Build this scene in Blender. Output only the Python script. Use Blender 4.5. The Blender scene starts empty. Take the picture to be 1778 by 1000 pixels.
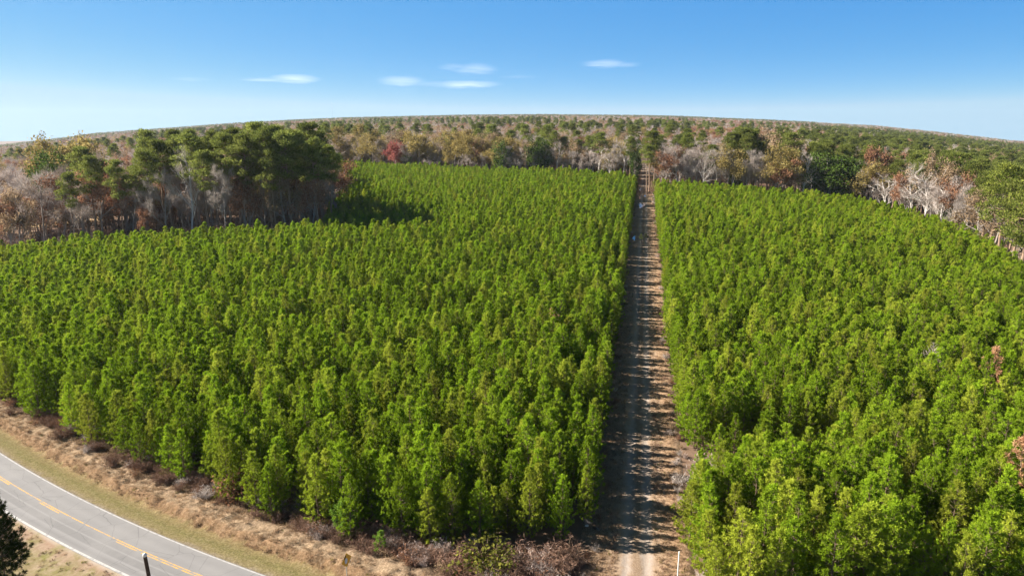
import bpy, math, random
import numpy as np
from mathutils import Vector
PI = math.pi
sc = bpy.context.scene
COL = sc.collection
RNG = np.random.default_rng(11)
random.seed(5)

# ------------------------------------------------------------------ camera
H = 38.0                                   # drone height in metres
FPX, YE = 1200.0, 243.0                    # focal length and eye level in the photo's pixels
PITCH = math.atan((500 - YE) / FPX)
cam = bpy.data.cameras.new('camera'); cam.sensor_width = 36; cam.lens = FPX / 1778 * 36
cam.clip_start = 0.5; cam.clip_end = 60000
co = bpy.data.objects.new('camera', cam); COL.objects.link(co)
co.location = (0, 0, H); co.rotation_euler = (PI / 2 - PITCH, 0, 0)
sc.camera = co
# ------------------------------------------------------------------ sky and sun
SUN_AZ, SUN_EL = math.radians(-80), math.radians(31)
world = bpy.data.worlds.new('World'); sc.world = world; world.use_nodes = True
wn, wl = world.node_tree.nodes, world.node_tree.links
sky = wn.new('ShaderNodeTexSky'); sky.sky_type = 'NISHITA'; sky.sun_disc = False
sky.sun_elevation = SUN_EL; sky.sun_rotation = SUN_AZ
sky.altitude = 0; sky.air_density = 1.0; sky.dust_density = 0.2; sky.ozone_density = 6.0
EXPOSURE = 1.78
HAZE = 4.2e-5
bg = wn['Background']; bg.inputs[1].default_value = 0.1
def wmath(op, a, b=None, c=None):
    n = wn.new('ShaderNodeMath'); n.operation = op
    for i, v in enumerate((a, b, c)):
        if v is None: continue
        if hasattr(v, 'links'): wl.new(v, n.inputs[i])
        else: n.inputs[i].default_value = v
    return n.outputs[0]
wtc = wn.new('ShaderNodeTexCoord'); wst = wn.new('ShaderNodeVectorMath'); wst.operation = 'MULTIPLY_ADD'; wst.inputs[1].default_value = (1, 1, 4.2); wst.inputs[2].default_value = (0, 0, -.085)   # clear dry air: deep blue starts low
wnm = wn.new('ShaderNodeVectorMath'); wnm.operation = 'NORMALIZE'
wl.new(wtc.outputs['Generated'], wst.inputs[0]); wfl = wn.new('ShaderNodeVectorMath'); wfl.operation = 'MAXIMUM'; wfl.inputs[1].default_value = (-9, -9, .03); wl.new(wst.outputs[0], wfl.inputs[0]); wl.new(wfl.outputs[0], wnm.inputs[0]); wl.new(wnm.outputs[0], sky.inputs[0])
wsp = wn.new('ShaderNodeSeparateColor'); wl.new(sky.outputs[0], wsp.inputs[0]); wcb = wn.new('ShaderNodeCombineColor')
wz = wn.new('ShaderNodeSeparateXYZ'); wl.new(wtc.outputs['Generated'], wz.inputs[0])
wmr = wn.new('ShaderNodeMapRange'); wmr.interpolation_type = 'SMOOTHSTEP'; wl.new(wz.outputs[2], wmr.inputs[0]); wmr.inputs[1].default_value = .19; wmr.inputs[2].default_value = .6; wmr.inputs[3].default_value = 1.0; wmr.inputs[4].default_value = .2
wfall = wmr.outputs[0]                     # the zenith of a clear sky is much darker than its rim
for i, (cap, ex, k) in enumerate(((.46, 1.3, 1.20), (.78, .55, .80), (.80, .2, .94))):     # a more saturated, flatter response, as a phone camera gives the sky
    wl.new(wmath('MULTIPLY', wmath('MULTIPLY', wmath('POWER', wmath('MINIMUM', wmath('MULTIPLY', wsp.outputs[i], .174), cap), ex), k / (0.1 * 2 ** EXPOSURE)), wfall), wcb.inputs[i])
# thin cloud wisps: azimuth, elevation, half width, half height (degrees), brightness
wxyz = wn.new('ShaderNodeSeparateXYZ'); wl.new(wtc.outputs['Generated'], wxyz.inputs[0])
waz = wmath('ARCTAN2', wxyz.outputs[0], wxyz.outputs[1]); wel = wmath('ARCSINE', wxyz.outputs[2])
wv = wn.new('ShaderNodeCombineXYZ'); wl.new(wmath('MULTIPLY', waz, 30.0), wv.inputs[0]); wl.new(wmath('MULTIPLY', wel, 330.0), wv.inputs[1])
wno = wn.new('ShaderNodeTexNoise'); wno.inputs['Scale'].default_value = 1.0; wno.inputs['Detail'].default_value = 4; wl.new(wv.outputs[0], wno.inputs['Vector'])
wsk = wcb.outputs[0]; wtot = None
for px, py, hw, hh, br in ((512, 137, 46, 6.5, 1.0), (460, 139.5, 44, 3, .7), (697, 141, 44, 8, .75), (812, 147, 62, 6.5, .95), (760, 147, 60, 5, .3), (826, 121, 42, 9, .6), (790, 117, 34, 5, .35), (1050, 111, 44, 6.5, .7), (1085, 113, 30, 4, .35), (335, 138, 40, 2.5, .22), (900, 134, 40, 3, .18)):
    v = Vector((px - 889, 500 - py, -FPX)); v.rotate(co.rotation_euler); v.normalize(); a0, e0 = math.atan2(v.x, v.y), math.asin(v.z)
    dx = wmath('DIVIDE', wmath('SUBTRACT', waz, a0), hw / FPX); dy = wmath('DIVIDE', wmath('ADD', wmath('SUBTRACT', wel, e0), wmath('MULTIPLY', wmath('SUBTRACT', wno.outputs[0], .5), .0075)), hh * 1.25 / FPX)
    r2 = wmath('ADD', wmath('MULTIPLY', dx, dx), wmath('MULTIPLY', dy, dy))
    ms = wmath('MULTIPLY', wmath('POWER', wmath('MAXIMUM', wmath('SUBTRACT', 1.0, r2), 0.0), 1.7), br)
    wtot = ms if wtot is None else wmath('MAXIMUM', wtot, ms)
wmx = wn.new('ShaderNodeMix'); wmx.data_type = 'RGBA'; wl.new(wmath('MULTIPLY', wmath('MULTIPLY', wtot, wmath('ADD', wno.outputs[0], .10)), .62), wmx.inputs[0]); wl.new(wsk, wmx.inputs[6]); wmx.inputs[7].default_value = (.70 / .174, .75 / .174, .80 / .174, 1)
wl.new(wmx.outputs[2], bg.inputs[0])
sun = bpy.data.lights.new('sun', 'SUN'); sun.energy = 5.0; sun.angle = math.radians(0.5); sun.color = (1, 0.93, 0.82)
so = bpy.data.objects.new('sun', sun); COL.objects.link(so)
SV = Vector((math.sin(SUN_AZ) * math.cos(SUN_EL), math.cos(SUN_AZ) * math.cos(SUN_EL), math.sin(SUN_EL)))
so.rotation_euler = (-SV).to_track_quat('-Z', 'Y').to_euler(); so.location = (-60, 60, 120)
vs = sc.view_settings; vs.view_transform = 'Standard'; vs.look = 'None'; vs.exposure = EXPOSURE; vs.gamma = 1
sc.cycles.max_bounces = 6; sc.cycles.diffuse_bounces = 3; sc.cycles.transmission_bounces = 3
sc.cycles.volume_bounces = 0; sc.cycles.glossy_bounces = 2

# ------------------------------------------------------------------ terrain
def ray(px, py):
    d = np.array([px - 889, FPX, 500 - py], float)
    c, s = math.cos(PITCH), math.sin(PITCH)
    v = np.array([d[0], d[1] * c + d[2] * s, -d[1] * s + d[2] * c])
    return v / math.hypot(v[0], v[1])      # unit ground length
SKYLINE = [(-400, 300), (0, 248), (101, 236.5), (162, 228), (304, 218), (398, 211), (506, 205), (600, 201), (802, 196.5), (937, 195.5),
           (1106, 197), (1178, 198.5), (1340, 205), (1515, 214), (1617, 224), (1778, 242), (2100, 290)]
_az = np.array([math.atan2(ray(*p)[0], ray(*p)[1]) for p in SKYLINE]); _tc = np.array([max(ray(*p)[2], -0.004) for p in SKYLINE])
def zt(x, y):                               # a long gentle rise towards the middle of the view
    x = np.asarray(x, float); y = np.asarray(y, float)
    D = np.hypot(x, y); c = np.interp(np.arctan2(x, y), _az, _tc)
    r = np.clip((D - 70) / 150, 0, 1); r = r * r * (3 - 2 * r)
    return np.minimum(D, 5600) * c * r
_DS = np.geomspace(18, 9000, 6000)
def hit(px, py, up=0.0):
    v = ray(px, py)
    g = H + _DS * v[2] - zt(v[0] * _DS, v[1] * _DS) - up
    k = np.nonzero(g < 0)[0]
    k = k[0] if len(k) else len(_DS) - 1
    D = _DS[k]
    if k > 0 and g[k] < 0:
        a = g[k - 1] / (g[k - 1] - g[k]); D = _DS[k - 1] + a * (_DS[k] - _DS[k - 1])
    return np.array([v[0] * D, v[1] * D])
def project(x, y, z):
    c, s = math.cos(PITCH), math.sin(PITCH)
    dz = z - H
    f = y * c - dz * s; u = y * s + dz * c
    f = np.where(f < 1, 1, f)
    return 889 + FPX * x / f, 500 - FPX * u / f, f

# ------------------------------------------------------------------ node helpers and materials
def mat(name):
    m = bpy.data.materials.new(name); m.use_nodes = True
    nt = m.node_tree; nt.nodes.clear()
    out = nt.nodes.new('ShaderNodeOutputMaterial')
    return m, nt, out
def N(nt, t, **kw):
    n = nt.nodes.new(t)
    for k, v in kw.items():
        if hasattr(n, k): setattr(n, k, v)
        else: n.inputs[k].default_value = v
    return n
def mixc(nt, fac, a, b, blend='MIX'):
    n = nt.nodes.new('ShaderNodeMix'); n.data_type = 'RGBA'; n.blend_type = blend
    for sock, v in ((n.inputs[0], fac), (n.inputs[6], a), (n.inputs[7], b)):
        if hasattr(v, 'links'): nt.links.new(v, sock)
        elif isinstance(v, (int, float)): sock.default_value = v
        else: sock.default_value = (*v, 1)
    return n.outputs[2]
def ramp(nt, fac, *stops):
    n = nt.nodes.new('ShaderNodeValToRGB'); cr = n.color_ramp
    while len(cr.elements) < len(stops): cr.elements.new(0.5)
    for e, (p, c) in zip(cr.elements, stops): e.position = p; e.color = (*c, 1)
    nt.links.new(fac, n.inputs[0]); return n.outputs[0]
def noise(nt, scale, detail=3, vec=None, rough=0.5):
    n = nt.nodes.new('ShaderNodeTexNoise'); n.inputs['Scale'].default_value = scale; n.inputs['Detail'].default_value = detail; n.inputs['Roughness'].default_value = rough
    if vec is not None: nt.links.new(vec, n.inputs['Vector'])
    return n.outputs[0]
def geopos(nt): return nt.nodes.new('ShaderNodeNewGeometry').outputs['Position']
def surf(nt, out, color, rough=0.9, spec=0.2, bump=None, dist=0.1):
    p = nt.nodes.new('ShaderNodeBsdfPrincipled')
    if hasattr(color, 'links'): nt.links.new(color, p.inputs['Base Color'])
    else: p.inputs['Base Color'].default_value = (*color, 1)
    p.inputs['Roughness'].default_value = rough; p.inputs['Specular IOR Level'].default_value = spec
    if bump is not None:
        b = nt.nodes.new('ShaderNodeBump'); b.inputs['Strength'].default_value = 0.6; b.inputs['Distance'].default_value = dist
        nt.links.new(bump, b.inputs['Height']); nt.links.new(b.outputs[0], p.inputs['Normal'])
    nt.links.new(p.outputs[0], out.inputs[0]); return p
def leaf_mat(name, dark, light, transl=0.35, var=0.35, alt=None, gloss=0.0):
    m, nt, out = mat(name)
    at = N(nt, 'ShaderNodeAttribute', attribute_name='tint')
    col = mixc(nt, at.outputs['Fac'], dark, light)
    oi = nt.nodes.new('ShaderNodeObjectInfo')
    if alt is not None:
        mr = N(nt, 'ShaderNodeMapRange'); nt.links.new(oi.outputs['Random'], mr.inputs[0])
        mr.inputs[1].default_value = 0.55; mr.inputs[2].default_value = 1.0
        col = mixc(nt, mr.outputs[0], col, mixc(nt, at.outputs['Fac'], tuple(.8 * a for a in alt), alt))
    mul = nt.nodes.new('ShaderNodeMath'); mul.operation = 'MULTIPLY'; mul.inputs[1].default_value = 7.31
    fr = nt.nodes.new('ShaderNodeMath'); fr.operation = 'FRACT'
    nt.links.new(oi.outputs['Random'], mul.inputs[0]); nt.links.new(mul.outputs[0], fr.inputs[0])
    mr2 = N(nt, 'ShaderNodeMapRange'); nt.links.new(fr.outputs[0], mr2.inputs[0]); mr2.inputs[3].default_value = 1 - var; mr2.inputs[4].default_value = 1 + var
    hs = nt.nodes.new('ShaderNodeHueSaturation'); nt.links.new(mr2.outputs[0], hs.inputs['Value']); nt.links.new(col, hs.inputs['Color'])
    d = nt.nodes.new('ShaderNodeBsdfDiffuse'); t = nt.nodes.new('ShaderNodeBsdfTranslucent')
    nt.links.new(hs.outputs[0], d.inputs[0]); nt.links.new(hs.outputs[0], t.inputs[0])
    mx = nt.nodes.new('ShaderNodeMixShader'); mx.inputs[0].default_value = transl
    nt.links.new(d.outputs[0], mx.inputs[1]); nt.links.new(t.outputs[0], mx.inputs[2]); last = mx.outputs[0]
    nt.links.new(last, out.inputs[0]); return m
def bark_mat(name, a, b, scale=3.0):
    m, nt, out = mat(name)
    tc = nt.nodes.new('ShaderNodeTexCoord')
    col = mixc(nt, noise(nt, scale, 4, tc.outputs['Object']), a, b)
    surf(nt, out, col, 0.95, 0.1); return m

M = {}
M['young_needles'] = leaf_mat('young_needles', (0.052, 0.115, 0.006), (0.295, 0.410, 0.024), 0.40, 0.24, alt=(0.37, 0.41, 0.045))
M['mature_needles'] = leaf_mat('mature_needles', (0.065, 0.095, 0.020), (0.260, 0.280, 0.065), 0.42, 0.3)
M['dark_leaves'] = leaf_mat('dark_leaves', (0.040, 0.075, 0.014), (0.105, 0.15, 0.03), 0.25, 0.3)
M['yellow_leaves'] = leaf_mat('yellow_leaves', (0.19, 0.145, 0.045), (0.43, 0.34, 0.125), 0.38, 0.25)
M['tan_leaves'] = leaf_mat('tan_leaves', (0.22, 0.15, 0.09), (0.45, 0.325, 0.20), 0.38, 0.25)
M['rust_leaves'] = leaf_mat('rust_leaves', (0.18, 0.085, 0.05), (0.40, 0.215, 0.125), 0.3, 0.25)
M['red_leaves'] = leaf_mat('red_leaves', (0.28, 0.075, 0.07), (0.46, 0.17, 0.14), 0.3, 0.1)
M['dead_needles'] = leaf_mat('dead_needles', (0.34, 0.175, 0.09), (0.58, 0.35, 0.20), 0.3, 0.15)
M['twigs'] = leaf_mat('twigs', (0.30, 0.25, 0.22), (0.57, 0.50, 0.455), 0.22, 0.25, alt=(0.46, 0.36, 0.31))
M['brown_twigs'] = leaf_mat('brown_twigs', (0.13, 0.075, 0.05), (0.30, 0.19, 0.14), 0.1, 0.3)
M['olive_leaves'] = leaf_mat('olive_leaves', (0.10, 0.11, 0.02), (0.22, 0.21, 0.04), 0.35, 0.2)
M['bright_leaves'] = leaf_mat('bright_leaves', (0.10, 0.19, 0.02), (0.22, 0.34, 0.05), 0.4, 0.1)
M['straw'] = leaf_mat('straw', (0.26, 0.17, 0.10), (0.45, 0.32, 0.205), 0.3, 0.25)
M['pine_bark'] = bark_mat('pine_bark', (0.16, 0.105, 0.075), (0.36, 0.25, 0.175))
M['young_bark'] = bark_mat('young_bark', (0.10, 0.07, 0.045), (0.22, 0.16, 0.11), 6)
M['grey_bark'] = bark_mat('grey_bark', (0.22, 0.18, 0.155), (0.42, 0.37, 0.33))
M['white_bark'] = bark_mat('white_bark', (0.42, 0.38, 0.34), (0.66, 0.60, 0.56))

# ------------------------------------------------------------------ mesh builder
class MB:
    def __init__(s): s.v = []; s.f = []; s.t = []; s.m = []; s.n = 0
    def add(s, verts, faces, tint=0.5, mi=0):
        verts = np.asarray(verts, float)
        s.v.append(verts); s.t.append(np.broadcast_to(np.asarray(tint, float), (len(verts),)))
        s.f.extend([[i + s.n for i in f] for f in faces]); s.m.extend([mi] * len(faces)); s.n += len(verts)
    def blades(s, c, d, L, W, tint, mi=0, rng=RNG):
        """diamond-shaped leaves or needle bundles from points c along unit vectors d"""
        n = len(c); r = rng.normal(size=(n, 3)); side = np.cross(d, r); side /= np.linalg.norm(side, axis=1, keepdims=True) + 1e-9
        L = np.broadcast_to(L, (n,))[:, None]; W = np.broadcast_to(W, (n,))[:, None]
        v = np.stack([c, c + d * L * .45 + side * W * .5, c + d * L, c + d * L * .45 - side * W * .5], 1).reshape(-1, 3)
        base = s.n + 4 * np.arange(n)
        s.v.append(v); s.t.append(np.repeat(np.broadcast_to(tint, (n,)), 4))
        s.f.extend(np.stack([base, base + 1, base + 2, base + 3], 1).tolist()); s.m.extend([mi] * n); s.n += 4 * n
    def tube(s, pts, rad, sides=6, tint=0.5, mi=0, cap=True):
        pts = np.asarray(pts, float); k = len(pts); rad = np.broadcast_to(rad, (k,))
        t = np.gradient(pts, axis=0); t /= np.linalg.norm(t, axis=1, keepdims=True) + 1e-9
        up = np.array([0, 0, 1.0]) if abs(t[0][2]) < .9 else np.array([1.0, 0, 0])
        a = np.cross(t, up); a /= np.linalg.norm(a, axis=1, keepdims=True) + 1e-9; b = np.cross(t, a)
        th = np.arange(sides) * 2 * PI / sides
        ring = pts[:, None] + rad[:, None, None] * (a[:, None] * np.cos(th)[None, :, None] + b[:, None] * np.sin(th)[None, :, None])
        f = [[i * sides + j, i * sides + (j + 1) % sides, (i + 1) * sides + (j + 1) % sides, (i + 1) * sides + j] for i in range(k - 1) for j in range(sides)]
        if cap: f.append(list(range((k - 1) * sides, k * sides))); f.append(list(range(sides))[::-1])
        s.add(ring.reshape(-1, 3), f, tint, mi)
    def box(s, lo, hi, mi=0):
        x0, y0, z0 = lo; x1, y1, z1 = hi
        s.add([(x0, y0, z0), (x1, y0, z0), (x1, y1, z0), (x0, y1, z0), (x0, y0, z1), (x1, y0, z1), (x1, y1, z1), (x0, y1, z1)],
              [(3, 2, 1, 0), (4, 5, 6, 7), (0, 1, 5, 4), (1, 2, 6, 5), (2, 3, 7, 6), (3, 0, 4, 7)], .5, mi)
    def mesh(s, name, *mats, smooth=False):
        me = bpy.data.meshes.new(name)
        v = np.concatenate(s.v) if s.v else np.zeros((0, 3))
        me.from_pydata(v.tolist(), [], s.f)
        for m in mats: me.materials.append(m)
        me.polygons.foreach_set('material_index', np.array(s.m, dtype=np.int32))
        if smooth: me.polygons.foreach_set('use_smooth', np.ones(len(s.f), dtype=bool))
        at = me.attributes.new('tint', 'FLOAT', 'POINT')
        at.data.foreach_set('value', np.clip(np.concatenate(s.t), 0, 1).astype(np.float32))
        me.update(); return me
def join(*mbs):
    o = MB()
    for k, b in enumerate(mbs):
        for v, t in zip(b.v, b.t): o.v.append(v); o.t.append(t)
        o.f.extend([[i + o.n for i in f] for f in b.f]); o.m.extend([k] * len(b.f)); o.n += b.n
    return o
def unit(v): v = np.asarray(v, float); return v / (np.linalg.norm(v, axis=-1, keepdims=True) + 1e-9)
def link(name, me, parent=None):
    o = bpy.data.objects.new(name, me); COL.objects.link(o)
    if parent is not None: o.parent = parent
    return o
def thing(name, label, cat, loc, rz=0, s=1, group=None):
    o = bpy.data.objects.new(name, None); COL.objects.link(o); o.empty_display_size = .5
    o.location = loc; o.rotation_euler = (0, 0, rz); o.scale = (s, s, s) if np.isscalar(s) else s
    o['label'] = label; o['category'] = cat
    if group: o['group'] = group
    return o
def struct(name, me, kind='structure'):
    o = link(name, me); o['kind'] = kind; return o

# ------------------------------------------------------------------ tree meshes: each returns (trunk MB, crown MB)
def young_pine(seed, height=8.6, rmax=1.85, low=0.035, dense=1.0):
    r = np.random.default_rng(seed); T, C = MB(), MB()
    zz = np.linspace(0, height * .97, 7)
    bend = np.cumsum(r.normal(0, .05, (7, 2)), 0); bend[0] = 0
    T.tube(np.c_[bend, zz], np.linspace(.10, .015, 7), 6)
    def axis(z): return np.array([np.interp(z, zz, bend[:, 0]), np.interp(z, zz, bend[:, 1]), z])
    cs, ds, tn, sz = [], [], [], []
    z = height * low
    while z < height * .95:
        q = (z / height - low) / (1 - low)
        prof = min(1, .55 + q / .30) * (1 - max(0, q - .28) / .72) ** .66
        Lb = max(.30, rmax * prof)
        nb = int(round(r.uniform(4.6, 6.6) * dense)); a0 = r.uniform(0, 2 * PI)
        for k in range(nb):
            a = a0 + 2 * PI * k / nb + r.normal(0, .25); L = Lb * r.uniform(.6, 1.25)
            p0 = axis(z); el = math.radians(r.uniform(4, 28) + 30 * q)
            d = np.array([math.cos(a) * math.cos(el), math.sin(a) * math.cos(el), math.sin(el)])
            p1 = p0 + d * L * .6; p2 = p0 + d * L + np.array([0, 0, .16 * L])
            T.tube([p0, p1, p2], [.022, .015, .006], 3, cap=False)
            nt_ = max(2, int(L / .34 * dense))
            for j in range(nt_):
                s_ = 1 - j / nt_ * .75
                pp = p0 + (p2 - p0) * s_ + r.normal(0, .12, 3) * (1 if j else .3)
                dd = unit(d * .45 + np.array([0, 0, .85]) + r.normal(0, .22, 3))
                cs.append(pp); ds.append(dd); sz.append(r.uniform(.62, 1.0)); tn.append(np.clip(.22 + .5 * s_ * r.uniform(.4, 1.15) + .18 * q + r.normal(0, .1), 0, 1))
        z += r.uniform(.38, .52)
    for k in range(4):
        cs.append(axis(height * (.92 + .02 * k))); ds.append(unit([r.normal(0, .1), r.normal(0, .1), 1])); tn.append(.8); sz.append(1.1)
    cs, ds, tn, sz = np.array(cs), np.array(ds), np.array(tn), np.array(sz)
    nb = 30; n = len(cs); cc = np.repeat(cs, nb, 0); dd = np.repeat(ds, nb, 0); zz_ = np.repeat(sz, nb)
    u = r.uniform(0, 1, (n * nb, 1))
    dd2 = unit(dd * .75 + r.normal(0, .62, (n * nb, 3)))
    cc = cc + dd * (u - .35) * .26 * zz_[:, None]
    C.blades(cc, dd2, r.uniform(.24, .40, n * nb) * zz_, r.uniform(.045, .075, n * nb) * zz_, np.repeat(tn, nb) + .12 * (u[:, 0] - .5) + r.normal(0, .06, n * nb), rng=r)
    return T, C
def tall_pine(seed, height=28, bare=.52, rmax=4.2, clumps=70):
    r = np.random.default_rng(seed); T, C = MB(), MB()
    zz = np.linspace(0, height * .98, 9); bend = np.cumsum(r.normal(0, .16, (9, 2)), 0); bend[0] = 0
    T.tube(np.c_[bend, zz], np.linspace(.32, .06, 9), 7)
    def axis(z): return np.array([np.interp(z, zz, bend[:, 0]), np.interp(z, zz, bend[:, 1]), z])
    cs, sz = [], []
    for k in range(clumps):
        q = r.uniform(0, 1) ** .8; z = height * (bare + (1 - bare) * q * .98)
        prof = (min(1, .35 + q / .4)) * (1 - max(0, q - .4) / .6) ** .55
        a = r.uniform(0, 2 * PI); L = rmax * prof * r.uniform(.35, 1.1)
        el = math.radians(r.uniform(-5, 30) + 20 * q); p0 = axis(min(z, height * .96))
        p1 = p0 + np.array([math.cos(a) * math.cos(el), math.sin(a) * math.cos(el), math.sin(el)]) * L
        T.tube([p0, (p0 + p1) / 2 - np.array([0, 0, .1 * L * .3]), p1], [.08, .06, .025], 3, cap=False)
        cs.append(p1); sz.append(r.uniform(.75, 1.3))
    for k in range(int(r.integers(2, 6))):                       # dead stubs below the crown
        z = height * r.uniform(.3, bare); a = r.uniform(0, 2 * PI); p0 = axis(z)
        T.tube([p0, p0 + np.array([math.cos(a), math.sin(a), .1]) * r.uniform(.8, 2)], [.05, .015], 3, cap=False)
    for c, s_ in zip(cs, sz):
        nb = 70; g = unit(r.normal(size=(nb, 3))) * (r.uniform(.2, 1, (nb, 1)) ** .5) * np.array([1.15, 1.15, .62]) * s_
        d = unit(g * .7 + np.array([0, 0, .55]) + r.normal(0, .35, (nb, 3)))
        C.blades(c + g, d, r.uniform(.45, .8, nb), r.uniform(.13, .24, nb), r.uniform(.2, .8) + r.normal(0, .16, nb), rng=r)
    return T, C
def hardwood(seed, height=20, leaves=0, twig_n=3, spread=.42, low=.28, leaf=.42, rad=.26):
    """branching trunk; the crown is its fine twigs (leaves=0) or leaf clusters over thin twigs"""
    r = np.random.default_rng(seed); T, C = MB(), MB(); tips = []
    def grow(p, d, L, R, lev):
        k = 4; pts = [p]
        for i in range(k):
            d = unit(d + r.normal(0, .10, 3) + np.array([0, 0, .05 if lev else .02])); pts.append(pts[-1] + d * L / k)
        T.tube(pts, np.linspace(R, R * .55, k + 1), 6 if lev == 0 else (4 if lev == 1 else 3), cap=False)
        if lev >= 3: tips.append((pts[-1], d)); tips.append((pts[2], d)); return
        n = [int(r.integers(6, 9)), int(r.integers(4, 6)), int(r.integers(3, 5))][lev]
        for i in range(n):
            s_ = (low + (1 - low) * (i + r.uniform(.2, 1)) / n) if lev == 0 else (.3 + .7 * (i + r.uniform(.2, 1)) / n)
            s_ = min(s_, 1); j = min(int(s_ * k), k - 1); q = pts[j] + (pts[j + 1] - pts[j]) * (s_ * k - j)
            a = i * 2.4 + r.uniform(0, 1.2); o = unit(np.cross(d, unit(r.normal(size=3))))
            ax = unit(np.array([math.cos(a), math.sin(a), 0])) if lev == 0 else o
            ang = r.uniform(.5, .95) if lev == 0 else r.uniform(.4, .9)
            nd = unit(d * math.cos(ang) + ax * math.sin(ang))
            grow(q, nd, L * ([spread * (1.25 - .55 * s_), .58, .55][lev]) * r.uniform(.8, 1.2), R * [.45, .55, .6][lev], lev + 1)
        tips.append((pts[-1], d))
    grow(np.zeros(3), np.array([0, 0, 1.0]), height * .80, rad, 0)
    P = np.array([t[0] for t in tips]); Dv = np.array([t[1] for t in tips])
    nb = twig_n if leaves else twig_n * 4
    c = np.repeat(P, nb, 0) + r.normal(0, .25, (len(P) * nb, 3)); d = unit(np.repeat(Dv, nb, 0) + r.normal(0, .55, (len(P) * nb, 3)) + np.array([0, 0, .25]))
    tw = MB(); tw.blades(c, d, r.uniform(.7, 1.7, len(c)), r.uniform(.03, .065, len(c)), r.uniform(0, 1, len(c)), rng=r)
    if not leaves: return T, tw
    n = len(P) * leaves; c = np.repeat(P, leaves, 0) + r.normal(0, .62, (n, 3)); d = unit(r.normal(size=(n, 3)) + np.array([0, 0, .2]))
    C.blades(c, d, r.uniform(.6, 1.2, n) * leaf, r.uniform(.5, .9, n) * leaf, np.repeat(r.uniform(.1, .9, len(P)), leaves) + r.normal(0, .15, n), rng=r)
    return T, C
def round_green(seed, height=14, rx=4.5):
    r = np.random.default_rng(seed); T, C = MB(), MB()
    T.tube([(0, 0, 0), (.1, 0, height * .3), (0, .1, height * .8)], [.3, .2, .05], 6)
    for k in range(75):
        u = unit(r.normal(size=3)); c = np.array([0, 0, height * .56]) + u * np.array([rx, rx, height * .42]) * r.uniform(.45, 1.0)
        T.tube([(0, 0, height * r.uniform(.2, .6)), c], [.07, .02], 3, cap=False)
        nb = 42; g = unit(r.normal(size=(nb, 3))) * r.uniform(.2, 1, (nb, 1)) * 1.15
        C.blades(c + g, unit(g + r.normal(0, .6, (nb, 3))), r.uniform(.35, .7, nb), r.uniform(.2, .4, nb), r.uniform(.15, .85) + r.normal(0, .15, nb), rng=r)
    return T, C
def shrub(seed, h=1.6, w=1.3, leaves=0, leaf=.16):
    r = np.random.default_rng(seed); T, C = MB(), MB(); tips = []
    for k in range(22):
        a = r.uniform(0, 2 * PI); el = r.uniform(.5, 1.35); L = h * r.uniform(.6, 1.1)
        d = np.array([math.cos(a) * math.cos(el) * w, math.sin(a) * math.cos(el) * w, math.sin(el)])
        p0 = np.array([r.normal(0, .15 * w), r.normal(0, .15 * w), 0]); p1 = p0 + d * L * .55 + r.normal(0, .08, 3); p2 = p0 + d * L + r.normal(0, .12, 3)
        T.tube([p0, p1, p2], [.025, .016, .007], 3, cap=False); tips += [p1, p2, (p1 + p2) / 2, (p0 + p1 * 2) / 3]
    P = np.array(tips); nb = 16
    c = np.repeat(P, nb, 0) + r.normal(0, .13, (len(P) * nb, 3)); d = unit(r.normal(size=(len(c), 3)) + np.array([0, 0, .7]))
    C.blades(c, d, r.uniform(.2, .55, len(c)), r.uniform(.018, .05, len(c)), r.uniform(0, 1, len(c)), rng=r)
    if leaves:
        C = MB(); n = len(P) * leaves; c = np.repeat(P, leaves, 0) + r.normal(0, .17, (n, 3))
        C.blades(c, unit(r.normal(size=(n, 3))), leaf * r.uniform(.7, 1.3, n), leaf * r.uniform(.5, .9, n), np.repeat(r.uniform(0, 1, len(P)), leaves) + r.normal(0, .15, n), rng=r)
    return T, C

KIND = {}
def reg(kind, builds, bark, leaf):
    """per kind: a list of (trunk mesh, crown mesh, joined mesh, native height)"""
    L = []
    for k, (T, C, hh) in enumerate(builds):
        L.append((T.mesh(kind + '_trunk', M[bark]), C.mesh(kind + '_crown', M[leaf]), join(T, C).mesh(kind, M[bark], M[leaf]), hh))
    KIND[kind] = L
def lot(fn, seeds, hs, **kw): return [(*fn(s, height=h, **kw), h) for s, h in zip(seeds, hs)]
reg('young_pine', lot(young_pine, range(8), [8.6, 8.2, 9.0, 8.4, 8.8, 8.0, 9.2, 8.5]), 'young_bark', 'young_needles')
reg('mature_pine', lot(tall_pine, range(20, 25), [28, 27, 29, 28, 26], bare=.58) + lot(tall_pine, [26], [24], bare=.3, clumps=95, rmax=4.6), 'pine_bark', 'mature_needles')
reg('bare_hardwood', lot(hardwood, range(30, 32), [20, 19], spread=.36) + lot(hardwood, range(32, 36), [21, 20, 22, 19], spread=.25, low=.34, rad=.2), 'grey_bark', 'twigs')
reg('white_snag', lot(hardwood, range(36, 39), [19, 18, 20], twig_n=1, spread=.28, low=.3, rad=.24), 'white_bark', 'twigs')
reg('yellow_hardwood', lot(hardwood, range(40, 43), [19, 18, 20], leaves=18, leaf=.52), 'grey_bark', 'yellow_leaves')
reg('tan_hardwood', lot(hardwood, range(50, 52), [18, 19], leaves=14, leaf=.5), 'grey_bark', 'tan_leaves')
reg('rust_hardwood', lot(hardwood, range(60, 62), [18, 17], leaves=15, leaf=.5), 'grey_bark', 'rust_leaves')
reg('red_maple', lot(hardwood, range(70, 71), [16], leaves=18, leaf=.5), 'grey_bark', 'red_leaves')
reg('dark_evergreen', lot(round_green, range(80, 82), [15, 14]), 'grey_bark', 'dark_leaves')
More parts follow.
